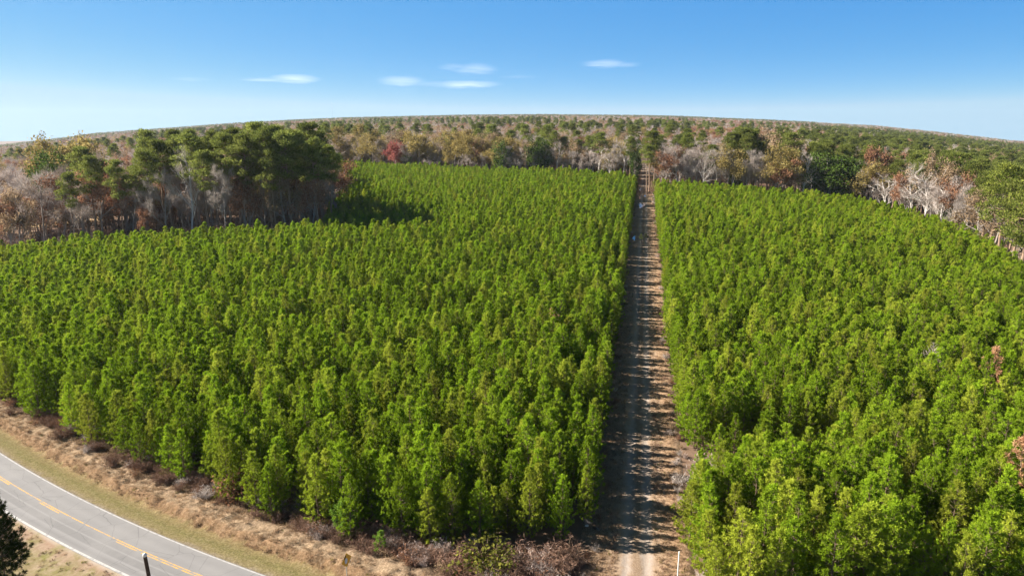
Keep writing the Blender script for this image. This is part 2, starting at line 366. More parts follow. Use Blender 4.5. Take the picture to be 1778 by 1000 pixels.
# ------------------------------------------------------------------ large structure: ground, road, verge, track
def vgrid(name, X, Y, Z, material, T=None, smooth=True):
    n, m = X.shape; v = np.stack([X, Y, Z], -1).reshape(-1, 3)
    i = np.arange(n * m).reshape(n, m)
    f = np.stack([i[:-1, :-1], i[1:, :-1], i[1:, 1:], i[:-1, 1:]], -1).reshape(-1, 4)
    me = bpy.data.meshes.new(name); me.from_pydata(v.tolist(), [], f.tolist()); me.materials.append(material)
    if T is not None:
        at = me.attributes.new('t', 'FLOAT', 'POINT'); at.data.foreach_set('value', T.reshape(-1).astype(np.float32))
    if smooth: me.polygons.foreach_set('use_smooth', np.ones(len(f), dtype=bool))
    me.update(); return me
def vnoise(x, y, sc_, seed=0, octv=3):
    """value noise for relief and clustering"""
    o = 0; amp = 1; tot = 0
    for k in range(octv):
        u, w = x / sc_ * 2 ** k, y / sc_ * 2 ** k
        i, j = np.floor(u).astype(np.int64), np.floor(w).astype(np.int64); a, b = u - i, w - j
        a = a * a * (3 - 2 * a); b = b * b * (3 - 2 * b)
        h = lambda p, q: (np.sin(p * 127.1 + q * 311.7 + seed * 74.7 + k * 13.3) * 43758.5453) % 1
        o = o + amp * ((h(i, j) * (1 - a) + h(i + 1, j) * a) * (1 - b) + (h(i, j + 1) * (1 - a) + h(i + 1, j + 1) * a) * b); tot += amp; amp *= .5
    return o / tot

# forest floor, one sheet to the horizon
m, nt, out = mat('forest_floor'); p_ = geopos(nt)
c1 = mixc(nt, noise(nt, .35, 4, p_), (0.10, 0.058, 0.034), (0.20, 0.13, 0.085))
c2 = mixc(nt, noise(nt, .012, 3, p_), c1, (0.17, 0.115, 0.085))
surf(nt, out, c2, 1, .05); M['floor'] = m
th = np.concatenate([np.radians(np.linspace(-180, -50, 40, endpoint=False)), np.radians(np.linspace(-50, 50, 240, endpoint=False)), np.radians(np.linspace(50, 180, 41))])
rr = np.concatenate([[0.01], np.geomspace(6, 600, 190), np.geomspace(620, 30000, 70)])
A_, R_ = np.meshgrid(th, rr); X_, Y_ = R_ * np.sin(A_), R_ * np.cos(A_)
struct('ground', vgrid('ground', X_, Y_, zt(X_, Y_), M['floor']))

# the paved road: its far edge traced through three ground points, carried on straight both ways
RZ = 0.55
E3 = np.array([hit(0, 785, RZ), hit(232, 908, RZ), hit(460, 998, RZ)])
ROADW = 5.7
q2 = np.polyfit(E3[:, 0], E3[:, 1], 2); x0, x1 = E3[0, 0], E3[2, 0]
def edge_y(x):
    y = np.polyval(q2, x); d = np.polyder(q2)
    y = np.where(x < x0, np.polyval(q2, x0) + np.polyval(d, x0) * (x - x0), y)
    return np.where(x > x1, np.polyval(q2, x1) + np.polyval(d, x1) * (x - x1), y)
xs = np.arange(-330, 130, .1); EP = np.c_[xs, edge_y(xs)]
for _ in range(1): EP[:, 1] = np.convolve(np.pad(EP[:, 1], 60, mode='reflect', reflect_type='odd'), np.ones(121) / 121, 'valid')
ES = np.r_[0, np.cumsum(np.hypot(*np.diff(EP, axis=0).T))]
ET = unit(np.gradient(EP, axis=0)); EN = np.c_[-ET[:, 1], ET[:, 0]]     # EN points away from the road, to the pines
def road_pt(s, t):
    k = lambda a: np.interp(s, ES, a)
    return k(EP[:, 0]) + k(EN[:, 0]) * t, k(EP[:, 1]) + k(EN[:, 1]) * t
def road_st(x, y):
    x = np.atleast_1d(x); y = np.atleast_1d(y); S = np.empty(len(x)); T = np.empty(len(x))
    for i in range(0, len(x), 2000):
        dx = x[i:i + 2000, None] - EP[None, ::8, 0]; dy = y[i:i + 2000, None] - EP[None, ::8, 1]
        k = np.argmin(dx * dx + dy * dy, 1) * 8; S[i:i + 2000] = ES[k]
        T[i:i + 2000] = (x[i:i + 2000] - EP[k, 0]) * EN[k, 0] + (y[i:i + 2000] - EP[k, 1]) * EN[k, 1]
    return S, T
def road_strip(name, s0, s1, ds, ts, zf, material):
    s = np.arange(s0, s1 + ds, ds); S, T = np.meshgrid(s, ts, indexing='ij'); X, Y = road_pt(S, T)
    return vgrid(name, X, Y, zf(X, Y, S, T), material, T)
sF = float(road_st(*E3[1])[0][0])                                       # arc length at the middle of the visible stretch
m, nt, out = mat('asphalt'); p_ = geopos(nt); at = N(nt, 'ShaderNodeAttribute', attribute_name='t')
mr = N(nt, 'ShaderNodeMapRange'); nt.links.new(at.outputs['Fac'], mr.inputs[0]); mr.inputs[1].default_value = -ROADW; mr.inputs[2].default_value = 0
g = lambda v, k=(.64, .615, .61): tuple(v * a for a in k)
lanes = ramp(nt, mr.outputs[0], (0, g(.40)), (.05, g(.30)), (.12, g(.24)), (.20, g(.33)), (.225, g(.235)), (.33, g(.24)), (.355, g(.34)), (.38, g(.25)), (.46, g(.27)), (.52, g(.31)), (.62, g(.285)), (.72, g(.32)), (.84, g(.285)), (.92, g(.31)), (1, g(.34)))
col = mixc(nt, noise(nt, .5, 5, p_), lanes, (.15, .145, .145))
fine = mixc(nt, .35, lanes, col)
fine = mixc(nt, noise(nt, 14, 2, p_), fine, (.5, .5, .5), 'SOFT_LIGHT')
vo = nt.nodes.new('ShaderNodeTexVoronoi'); vo.feature = 'DISTANCE_TO_EDGE'; vo.inputs['Scale'].default_value = .38; nt.links.new(mixc(nt, .12, p_, noise(nt, 1.2, 4, p_)), vo.inputs['Vector'])
fine = mixc(nt, ramp(nt, vo.outputs[0], (.0, (.55, .55, .55)), (.012, (0, 0, 0))), fine, (.075, .073, .072))
fine = mixc(nt, ramp(nt, noise(nt, .16, 5, p_, .65), (.5, (0, 0, 0)), (.62, (.35, .35, .35))), fine, (.225, .215, .21))
surf(nt, out, fine, .85, .3, noise(nt, 25, 2, p_), .01); M['asphalt'] = m
rz = lambda X, Y, S, T: zt(X, Y) + RZ + .05 * (1 - ((T + ROADW / 2) / (ROADW / 2)) ** 2)
road = struct('highway', road_strip('highway', 20, ES[-1] - 15, 1.0, np.linspace(-ROADW, 0, 25), rz, M['asphalt']))
def paint(name, c, wear):
    m, nt, out = mat(name); p_ = geopos(nt)
    surf(nt, out, mixc(nt, ramp(nt, noise(nt, 2.5, 5, p_), (wear, (0, 0, 0)), (wear + .22, (1, 1, 1))), (.20, .195, .19), c), .8, .3); return m
M['white_paint'] = paint('white_paint', (.37, .355, .34), .27); M['yellow_paint'] = paint('yellow_paint', (.50, .28, .06), .33)
def line(name, t, w, s0, s1, material):
    o = link(name, road_strip(name, s0, s1, 1.0, np.linspace(t - w / 2, t + w / 2, 3), lambda X, Y, S, T: rz(X, Y, S, T) + .006, material), road); o['kind'] = 'structure'
sE = ES[-1] - 15
sA = float(road_st(*hit(78, 868, RZ))[0][0]); sB = float(road_st(*hit(110, 887, RZ))[0][0]); sC = float(road_st(*hit(212, 938, RZ))[0][0])
yT = -ROADW * .475
line('edge_line', -.14, .12, 20, sE, M['white_paint']); line('edge_line', -ROADW + .16, .2, 20, sE, M['white_paint'])
line('center_line', yT + .11, .115, 20, sE, M['yellow_paint']); line('center_line', yT - .13, .125, sC, sE, M['yellow_paint'])
d_ = sB - sA
for k in range(-6, 1): line('center_dash', yT - .13, .14, sA + k * 11, sA + k * 11 + d_, M['yellow_paint'])

# verges: mown grass, ditch, bumpy bank of dead grass, dark brush edge
m, nt, out = mat('verge_soil'); p_ = geopos(nt); at = N(nt, 'ShaderNodeAttribute', attribute_name='t')
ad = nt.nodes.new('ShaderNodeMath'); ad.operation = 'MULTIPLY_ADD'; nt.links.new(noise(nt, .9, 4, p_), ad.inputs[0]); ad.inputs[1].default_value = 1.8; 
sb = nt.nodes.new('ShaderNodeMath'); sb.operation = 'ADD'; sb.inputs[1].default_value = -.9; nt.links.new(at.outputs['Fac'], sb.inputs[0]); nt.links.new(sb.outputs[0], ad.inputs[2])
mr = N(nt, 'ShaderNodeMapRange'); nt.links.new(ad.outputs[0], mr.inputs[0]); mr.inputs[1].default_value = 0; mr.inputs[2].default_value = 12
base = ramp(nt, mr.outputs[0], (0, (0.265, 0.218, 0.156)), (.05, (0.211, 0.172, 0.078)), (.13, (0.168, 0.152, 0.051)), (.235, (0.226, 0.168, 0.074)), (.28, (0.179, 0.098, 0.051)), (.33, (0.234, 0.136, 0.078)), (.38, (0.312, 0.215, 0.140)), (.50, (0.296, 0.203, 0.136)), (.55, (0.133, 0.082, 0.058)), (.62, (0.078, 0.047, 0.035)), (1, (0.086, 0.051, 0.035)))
c = mixc(nt, ramp(nt, noise(nt, 2.2, 5, p_, .65), (.3, (0, 0, 0)), (.7, (1, 1, 1))), base, mixc(nt, .5, base, (0.328, 0.265, 0.172)))
c = mixc(nt, ramp(nt, noise(nt, 5, 4, p_, .7), (.42, (1, 1, 1)), (.62, (0, 0, 0))), c, mixc(nt, .55, base, (0.078, 0.058, 0.031)))
surf(nt, out, c, 1, .05, noise(nt, 6, 4, p_, .7), .12); M['verge'] = m
def zverge(X, Y, S, T):
    pr = np.interp(T, [0, .25, 1.2, 2.7, 3.1, 3.9, 6.4, 8.2, 11.5, 12], [RZ - .01, RZ - .07, .38, .15, .16, .72, .68, .32, .12, -.15])
    w = np.clip((T - 2.4) / 1.2, 0, 1) * np.clip((12 - T) / 2, 0, 1)
    return zt(X, Y) + pr + w * (.30 * (vnoise(X, Y, 1.1, 3) - .5) + .42 * (vnoise(X, Y, .55, 13, 2) - .5) + .45 * (vnoise(X, Y, 5, 4) - .5)) + .06 * (vnoise(X, Y, .5, 8, 2) - .5) * np.clip(T * 2, 0, 1)
sv0, sv1 = sF - 90, ES[-1] - 20
struct('road_bank', road_strip('road_bank', sv0, sv1, .28, np.r_[np.arange(0, 12.01, .22)], zverge, M['verge']))
m, nt, out = mat('near_verge_soil'); p_ = geopos(nt); at = N(nt, 'ShaderNodeAttribute', attribute_name='t')
mr = N(nt, 'ShaderNodeMapRange'); nt.links.new(at.outputs['Fac'], mr.inputs[0]); mr.inputs[1].default_value = -ROADW - 8; mr.inputs[2].default_value = -ROADW
base = ramp(nt, mr.outputs[0], (0, (0.189, 0.150, 0.073)), (.6, (0.210, 0.154, 0.091)), (.86, (0.231, 0.158, 0.112)), (.95, (0.252, 0.168, 0.119)), (.99, (0.322, 0.266, 0.217)))
c = mixc(nt, ramp(nt, noise(nt, .55, 4, p_), (.4, (0, 0, 0)), (.68, (1, 1, 1))), base, (0.154, 0.143, 0.049))
c = mixc(nt, ramp(nt, noise(nt, 1.6, 5, p_, .7), (.4, (0, 0, 0)), (.75, (1, 1, 1))), c, (0.308, 0.238, 0.168))
surf(nt, out, c, 1, .05, noise(nt, 6, 4, p_, .7), .1); M['near_verge'] = m
znear = lambda X, Y, S, T: zt(X, Y) + np.interp(-T - ROADW, [0, .3, 2, 4, 28, 30], [RZ - .01, RZ - .06, .3, .2, .15, -.15]) + .10 * (vnoise(X, Y, 1.5, 6) - .5) * np.clip((-T - ROADW) * 2, 0, 1)
struct('roadside_grass', road_strip('roadside_grass', sv0, sv1, .6, -ROADW - np.linspace(30, 0, 61), znear, M['near_verge']))

# the dirt track: straight, from the road to the woods
TC = np.array([hit(1097, 985), hit(1112, 700), hit(1114, 500), hit(1117, 400), hit(1117, 345)])
lin = np.polyfit(TC[:, 1], TC[:, 0], 1); TD = unit(np.array([lin[0], 1.0])); TO = np.array([lin[1], 0.0]); TN = np.array([TD[1], -TD[0]])   # TN to the right
def to_uv(x, y): return (x - TO[0]) * TD[0] + (y - TO[1]) * TD[1], (x - TO[0]) * TN[0] + (y - TO[1]) * TN[1]
def from_uv(u, v): return TO[0] + TD[0] * u + TN[0] * v, TO[1] + TD[1] * u + TN[1] * v
VL = np.mean([to_uv(*hit(*p))[1] for p in ((1037, 890), (1072, 640), (1088, 480), (1103, 370))])
VR = np.mean([to_uv(*hit(*p))[1] for p in ((1180, 780), (1160, 640), (1140, 480), (1131, 370))])
UEND = to_uv(*hit(1117, 308))[0]
print('TRACK', VL, VR, UEND, TC)
m, nt, out = mat('track_dirt'); p_ = geopos(nt); at = N(nt, 'ShaderNodeAttribute', attribute_name='t')
wob = nt.nodes.new('ShaderNodeMath'); wob.operation = 'MULTIPLY_ADD'; nt.links.new(noise(nt, .6, 4, p_, .6), wob.inputs[0]); wob.inputs[1].default_value = 1.5
sb = nt.nodes.new('ShaderNodeMath'); sb.operation = 'ADD'; sb.inputs[1].default_value = -.75; nt.links.new(at.outputs['Fac'], sb.inputs[0]); nt.links.new(sb.outputs[0], wob.inputs[2])
mr = N(nt, 'ShaderNodeMapRange'); nt.links.new(wob.outputs[0], mr.inputs[0]); mr.inputs[1].default_value = -5; mr.inputs[2].default_value = 5
lit = (.30, .215, .15); grav = (.32, .27, .235)
base = ramp(nt, mr.outputs[0], (0, (0.148, 0.089, 0.056)), (.18, (0.222, 0.141, 0.081)), (.36, lit), (.40, grav), (.43, grav), (.49, (0.192, 0.133, 0.089)), (.54, (0.192, 0.133, 0.089)), (.585, grav), (.62, grav), (.67, lit), (.86, (0.333, 0.207, 0.118)), (1, (0.178, 0.111, 0.067)))
c = mixc(nt, ramp(nt, noise(nt, 1.7, 6, p_, .7), (.35, (0, 0, 0)), (.72, (1, 1, 1))), base, mixc(nt, .5, base, (0.192, 0.126, 0.081)))
c = mixc(nt, ramp(nt, noise(nt, 9, 3, p_, .7), (.45, (0, 0, 0)), (.7, (1, 1, 1))), c, mixc(nt, .6, c, (0.407, 0.311, 0.222)))
surf(nt, out, c, .95, .1, noise(nt, 5, 5, p_, .7), .08); M['track'] = m
u = np.r_[np.arange(20, 140, .4), np.arange(140, UEND + 260, 1.5)]; v = np.arange(-5.5, 5.51, .25); U_, V_ = np.meshgrid(u, v, indexing='ij'); X_, Y_ = from_uv(U_, V_)
rut = lambda V: -.07 * np.exp(-((V + .75) / .3) ** 2) - .07 * np.exp(-((V - 1.0) / .3) ** 2)
ztrack = lambda X, Y, V: zt(X, Y) + .16 + rut(V) + .07 * (vnoise(X, Y, 1.1, 9) - .5) * (np.abs(V) > 1.6) - .4 * np.clip(np.abs(V) - 4.9, 0, 1)
s_, t_ = road_st(X_.ravel(), Y_.ravel()); Z_ = ztrack(X_, Y_, V_); t_ = t_.reshape(X_.shape)
Z_ = np.where(t_ < 7, np.interp(t_, [-9, -8, 0, 7], [-2, -2, RZ - .05, 0]) * 1.0 + np.where(t_ > 0, .45 * np.clip(1 - np.abs(V_) / 6, 0, 1) + .25, 0) + Z_ * (t_ > 0), Z_)
struct('dirt_track', vgrid('dirt_track', X_, Y_, Z_, M['track'], V_))
m, nt, out = mat('puddle_water'); pw = surf(nt, out, (.10, .085, .065), .03, 1.0); M['water'] = m
for k, (px, py, a, b) in enumerate([(1101, 414, .32, 2.6), (1113, 412, .45, 3.6), (1121, 410, .5, 2.6), (1112, 358, .75, 6.0), (1119, 356, .4, 3), (1111, 343, .5, 4), (1120, 341, .3, 3), (1112, 330, .4, 4)]):
    u0, v0 = to_uv(*hit(px, py, .1)); w_ = MB(); th_ = np.linspace(0, 2 * PI, 25)[:-1]
    rad = 1 + .25 * np.sin(th_ * 3 + k) + .12 * np.sin(th_ * 5 + 2 * k)
    x, y = from_uv(u0 + 1.5 * b * rad * np.cos(th_), v0 + 1.35 * a * rad * np.sin(th_)); zc = float(zt(*from_uv(u0, v0))) + .17
    w_.add(np.c_[x, y, zt(x, y) + .23], [list(range(24))])
    struct('puddle', w_.mesh('puddle', M['water']))

def in_poly(x, y, P):
    x = np.asarray(x); y = np.asarray(y); r = np.zeros(x.shape, bool); j = len(P) - 1
    for i in range(len(P)):
        xi, yi = P[i]; xj, yj = P[j]
        r ^= ((yi > y) != (yj > y)) & (x < (xj - xi) * (y - yi) / (yj - yi + 1e-12) + xi); j = i
    return r
# pale dead-grass fields seen between the trunks at the left
m, nt, out = mat('field_grass'); p_ = geopos(nt)
surf(nt, out, mixc(nt, noise(nt, .3, 5, p_), (0.300, 0.195, 0.098), (0.465, 0.345, 0.203)), 1, .05); M['field'] = m
FIELDS = []
for quad in ([(-60, 398), (190, 384), (150, 362), (-60, 372)], [(196, 243), (232, 241), (230, 236.5), (200, 238)], [(385, 352), (470, 350), (460, 330), (395, 332)]):
    P = np.array([hit(*p) for p in quad]); FIELDS.append(P)
    a, b = np.meshgrid(np.linspace(0, 1, 40), np.linspace(0, 1, 40), indexing='ij')
    X = P[0, 0] * (1 - a) * (1 - b) + P[1, 0] * a * (1 - b) + P[2, 0] * a * b + P[3, 0] * (1 - a) * b
    Y = P[0, 1] * (1 - a) * (1 - b) + P[1, 1] * a * (1 - b) + P[2, 1] * a * b + P[3, 1] * (1 - a) * b
    struct('field', vgrid('field', X, Y, zt(X, Y) + .35, M['field']))

# ------------------------------------------------------------------ scatter: one object of kind 'stuff' made of instances
def scatter(name, pts, rot, scale, idx, meshes):
    c = bpy.data.collections.new(name + '_sources')
    for k, me in enumerate(meshes): c.objects.link(bpy.data.objects.new(f'{name}_source_{k:03d}', me))
    me = bpy.data.meshes.new(name); me.from_pydata(np.asarray(pts).tolist(), [], [])
    for nm, ty, val in (('rot', 'FLOAT', rot), ('size', 'FLOAT', scale), ('pick', 'INT', idx)):
        at = me.attributes.new(nm, ty, 'POINT'); at.data.foreach_set('value', np.asarray(val, np.float32 if ty == 'FLOAT' else np.int32))
    o = struct(name, me, 'stuff')
    g = bpy.data.node_groups.new(name, 'GeometryNodeTree')
    g.interface.new_socket('Geometry', in_out='INPUT', socket_type='NodeSocketGeometry'); g.interface.new_socket('Geometry', in_out='OUTPUT', socket_type='NodeSocketGeometry')
    n = g.nodes; gi, go = n.new('NodeGroupInput'), n.new('NodeGroupOutput')
    ci = n.new('GeometryNodeCollectionInfo'); ci.inputs['Collection'].default_value = c; ci.inputs['Separate Children'].default_value = True; ci.inputs['Reset Children'].default_value = True
    ip = n.new('GeometryNodeInstanceOnPoints'); ip.inputs['Pick Instance'].default_value = True
    def attr(nm, ty):
        a = n.new('GeometryNodeInputNamedAttribute'); a.data_type = ty; a.inputs['Name'].default_value = nm
        return next(s for s in a.outputs if s.enabled and s.name == 'Attribute')
    cx = n.new('ShaderNodeCombineXYZ'); g.links.new(attr('rot', 'FLOAT'), cx.inputs['Z'])
    e2r = n.new('FunctionNodeEulerToRotation'); g.links.new(cx.outputs[0], e2r.inputs[0])
    g.links.new(gi.outputs[0], ip.inputs['Points']); g.links.new(ci.outputs[0], ip.inputs['Instance']); g.links.new(attr('pick', 'INT'), ip.inputs['Instance Index'])
    g.links.new(e2r.outputs[0], ip.inputs['Rotation']); g.links.new(attr('size', 'FLOAT'), ip.inputs['Scale']); g.links.new(ip.outputs[0], go.inputs[0])
    o.modifiers.new('scatter', 'NODES').node_group = g
    return o
ORD = 'zeroth first second third fourth fifth sixth seventh eighth ninth tenth eleventh twelfth thirteenth fourteenth fifteenth sixteenth seventeenth eighteenth nineteenth twentieth'.split()
def nth(k):
    if k <= 20: return ORD[k]
    if k % 10 == 0: return {30: 'thirtieth', 40: 'fortieth', 50: 'fiftieth', 60: 'sixtieth', 70: 'seventieth', 80: 'eightieth', 90: 'ninetieth'}[k]
    return {2: 'twenty', 3: 'thirty', 4: 'forty', 5: 'fifty', 6: 'sixty', 7: 'seventy', 8: 'eighty', 9: 'ninety'}[k // 10] + '-' + ORD[k % 10]
def tree(kind, x, y, height, label, cat, group, name=None, variant=None, widen=1.0, rz=None, up=0.0):
    V = KIND[kind]; k = RNG.integers(len(V)) if variant is None else variant
    tr, cr, _, hh = V[k]; s = height / hh
    t = thing(name or kind, label, cat, (float(x), float(y), float(zt(x, y)) + up), RNG.uniform(0, 2 * PI) if rz is None else rz, (s * widen, s * widen, s), group)
    link('trunk', tr, t); link('crown', cr, t); return t

# ------------------------------------------------------------------ the pine plantation, planted in rows along the track
FARL = [(1100, 299), (1000, 292), (900, 291), (700, 284), (590, 278)]
GROVE = [(577, 330), (563, 380), (400, 391), (200, 400), (0, 420), (-160, 436)]
FARR = [(1900, 520), (1778, 456), (1740, 430), (1690, 390), (1600, 365), (1500, 339), (1250, 319), (1130, 310)]
nearL = [(-160, 625), (0, 702), (110, 766), (240, 818), (400, 884), (560, 930), (700, 958), (850, 950), (985, 940)]
uN = to_uv(*hit(1020, 930))[0]
PL = [hit(*p) for p in nearL] + [np.array(from_uv(uN, VL - 1.4)), np.array(from_uv(UEND, VL - .8))] + [hit(*p, 8.0) for p in FARL + GROVE]
PR = [np.array(from_uv(UEND, VR + 1.6)), np.array(from_uv(to_uv(*hit(1150, 905))[0], VR + 1.6)), hit(1165, 990), hit(1240, 1080), hit(1950, 1080)] + [hit(*p, 8.0) for p in FARR]
ROW, STEP = 2.4, 2.05
pts = []
for side, P in ((0, PL), (1, PR)):
    uv = np.array([to_uv(*p) for p in P]); vmin, vmax = uv[:, 1].min(), uv[:, 1].max(); umin, umax = uv[:, 0].min(), uv[:, 0].max()
    rows = np.arange(0, (vmax - vmin) / ROW + 1)
    for k in rows.astype(int):
        v0 = (VL - 1.6 - k * ROW) if side == 0 else (VR + 2.1 + k * ROW)
        uu = np.arange(umin, umax, STEP) + RNG.uniform(0, STEP)
        n = len(uu); uu = uu + RNG.normal(0, .5, n); vv = v0 + RNG.normal(0, .42, n)
        keep = RNG.uniform(size=n) > (.22 if side == 0 and k == 0 else .03)
        x, y = from_uv(uu, vv); keep &= in_poly(x, y, P)
        pts.append(np.c_[x, y, np.full(n, side), np.full(n, k), uu][keep])
PT = np.concatenate(pts)
S_, T_ = road_st(PT[:, 0], PT[:, 1]); PT = PT[T_ > 7.6]
# small openings in the right stand
for px, py, rad in ((1345, 812, 4.2), (1390, 800, 3.0), (1580, 985, 3.2), (1222, 812, 4.2), (1215, 862, 2.8)):
    c = hit(px, py); PT = PT[np.hypot(PT[:, 0] - c[0], PT[:, 1] - c[1]) > rad]
ph = RNG.normal(1.0, .12, len(PT)) * (.93 + .18 * vnoise(PT[:, 0], PT[:, 1], 25, 2))
ph = np.clip(ph * .86, .55, 1.08); ph = np.where((PT[:, 2] == 0) & (PT[:, 3] < 2), ph * .88, ph)
PZ = zt(PT[:, 0], PT[:, 1])
qx, qy, qf = project(PT[:, 0], PT[:, 1], PZ + 6.0)
# a dead or bare one here and there replaces the live tree nearest to it
used = np.zeros(len(PT), bool)
SPECIAL = []
for px, py, up, kind in ((962, 553, 6.5, 'dead'), (1735, 640, 6, 'dead'), (1768, 832, 5, 'dead'), (1600, 632, 5, 'bare')):
    c = hit(px, py, up); k = int(np.argmin(np.hypot(PT[:, 0] - c[0], PT[:, 1] - c[1]))); used[k] = True; SPECIAL.append((k, kind))
vis = (qx > -12) & (qx < 1790) & (qy < 1012) & ~used
order = np.argsort(np.where(vis, qf, 1e9)); near = order[:300]; ind = np.zeros(len(PT), bool); ind[near] = True
print('PINES', len(PT), 'nearest depth', qf[near].max())
rank = {}
for k in sorted(near, key=lambda k: (PT[k, 2], PT[k, 3], PT[k, 4])):
    key = (int(PT[k, 2]), int(PT[k, 3])); rank[key] = rank.get(key, 0) + 1; r_ = rank[key]; row = key[1] + 1
    if key[0] == 0: lab = f'green plantation pine, {nth(r_)} back from the road in the {nth(row)} row left of track'
    else: lab = f'green plantation pine, {nth(r_)} up from bottom edge in {nth(row)} row right of track'
    tree('young_pine', PT[k, 0], PT[k, 1], 8.6 * ph[k], lab, 'pine tree', 'young pines planted in rows', name='young_pine', widen=RNG.uniform(.88, 1.06))
for px, py, hh, lab in ((1196, 948, 6.6, 'lone spreading pine overhanging the track beside the white post'), (1232, 930, 7.0, 'spreading pine behind the lone one beside the white post'), (1226, 1000, 6.4, 'low yellowish pine at bottom edge just right of the white post')):
    c = hit(px, py); tree('young_pine', c[0], c[1], hh, lab, 'pine tree', None, name='young_pine', widen=1.15)
rest = ~ind & ~used
n = int(rest.sum())
scatter('pine_plantation', np.c_[PT[rest, 0], PT[rest, 1], PZ[rest]], RNG.uniform(0, 2 * PI, n), ph[rest], RNG.integers(0, 8, n), [v[2] for v in KIND['young_pine']])
reg('dead_pine', lot(young_pine, [101, 102], [7.8, 8.0], dense=.75, rmax=1.4), 'young_bark', 'dead_needles')
Tn, Cn = young_pine(111, 7.5, dense=.8); Cs = MB()
reg('bare_pine', [(Tn, shrub(112, 6.5, .35)[1], 7.5)], 'grey_bark', 'twigs')
for (k, kind), lab in zip(SPECIAL, ['rust brown dead pine top among green pines left of track', 'upper rust orange dead pine in the right pine block', 'large pale orange dead pine at right edge of photo', 'bare grey dead pine among green pines in right block']):
    tree('dead_pine' if kind == 'dead' else 'bare_pine', PT[k, 0], PT[k, 1], [9.0, 9.4, 9.8, 9.0][SPECIAL.index((k, kind))], lab, 'dead tree', None, widen=1.1)
# ------------------------------------------------------------------ woods round the plantation
def edge_table(pts_, up): return sorted((px, float(np.hypot(*hit(px, py, up)))) for px, py in pts_)
EDGE_L = edge_table(GROVE[1:], 8.0); EDGE_C = edge_table(FARL, 8.0); EDGE_R = edge_table([(1930, 532)] + FARR[1:], 8.0)
def edge_d(px):
    px = np.asarray(px, float)
    f = lambda E: np.interp(px, [e[0] for e in E], [e[1] for e in E])
    return np.where(px < 577, f(EDGE_L), np.where(px < 1115, f(EDGE_C), f(EDGE_R)))
LOOK = {'mature_pine': ('tall dark green pine', 'mature_pine'), 'bare_hardwood': ('leafless grey hardwood', 'bare_tree'), 'white_snag': ('pale whitish leafless tree', 'pale_bare_tree'),
        'yellow_hardwood': ('yellow leaved hardwood', 'yellow_tree'), 'tan_hardwood': ('tan leaved hardwood', 'tan_tree'), 'rust_hardwood': ('rust brown leaved hardwood', 'rust_tree'),
        'red_maple': ('red maple', 'red_tree'), 'dark_evergreen': ('round dark green evergreen', 'evergreen_tree')}
TREES = []                                  # (zone, kind, x, y, height, widen)
def by_view(zone, px, ytop, off, kind, widen=1.0):
    """a tree whose crown tops out at ytop, standing OFF metres behind the plantation's far edge"""
    D = float(edge_d(px)) + off; v = ray(px, ytop); x, y = v[0] * D, v[1] * D
    h = H + D * v[2] - float(zt(x, y)); TREES.append((zone, kind, x, y, max(h, 4), widen))
P_, B_, W_, Y_t, T_t, R_t, E_ = 'mature_pine', 'bare_hardwood', 'white_snag', 'yellow_hardwood', 'tan_hardwood', 'rust_hardwood', 'dark_evergreen'
GROVE_LIST = [(83, 258, 60, E_, 1), (137, 256, 30, P_, 1.1), (152, 272, 14, P_, 1.0), (118, 300, 10, P_, .9), (200, 280, 9, P_, .8), (235, 288, 16, P_, 1), (268, 243, 22, P_, 1.2), (250, 262, 10, P_, 1.1), (304, 236, 30, P_, 1.1),
    (330, 232, 18, P_, 1.1), (365, 229, 24, P_, 1.15), (352, 262, 9, P_, 1), (385, 232, 12, P_, 1), (405, 224, 26, P_, 1.2), (425, 232, 10, P_, 1.1), (443, 213, 22, P_, 1.2), (460, 222, 9, P_, 1.1), (478, 219, 26, P_, 1.25), (497, 232, 8, P_, 1.1),
    (512, 228, 16, P_, 1.1), (529, 216, 32, P_, 1.15), (540, 240, 8, P_, 1), (552, 250, 14, P_, 1), (566, 252, 22, P_, 1), (575, 262, 40, P_, 1), (587, 215, 330, P_, 1), (564, 214, 260, P_, 1), (470, 262, 5, P_, .9), (290, 262, 30, P_, 1), (322, 250, 40, P_, 1), (415, 250, 38, P_, 1), (505, 250, 40, P_, 1),
    (316, 254, 7, W_, .9), (380, 283, 6, B_, .8),  (215, 270, 24, B_, 1.2), (188, 268, 40, B_, 1.2), (165, 300, 20, R_t, .9), (60, 290, 20, B_, 1.3), (35, 282, 30, B_, 1.3), (95, 302, 24, B_, 1.3), (12, 300, 14, B_, 1.2),
    (105, 285, 40, B_, 1.2), (22, 340, 8, T_t, .8), (4, 352, 6, R_t, .7), (112, 250, 90, Y_t, 1.2), (145, 246, 110, Y_t, 1.1), (452, 292, 14, B_, .7), (490, 305, 7, T_t, .7), (536, 312, 8, R_t, .7), (275, 296, 8, B_, .7), (425, 318, 9, R_t, .8),
    (255, 366, 6, R_t, .7), (130, 322, 16, B_, 1)]
for a in GROVE_LIST: by_view('grove', *a)
for k in range(46):                          # more trunks inside the stand
    px = RNG.uniform(240, 572); by_view('grove', px, RNG.uniform(225, 268) if k % 6 else RNG.uniform(275, 320), RNG.uniform(8, 85), P_ if k % 6 else B_, .85)
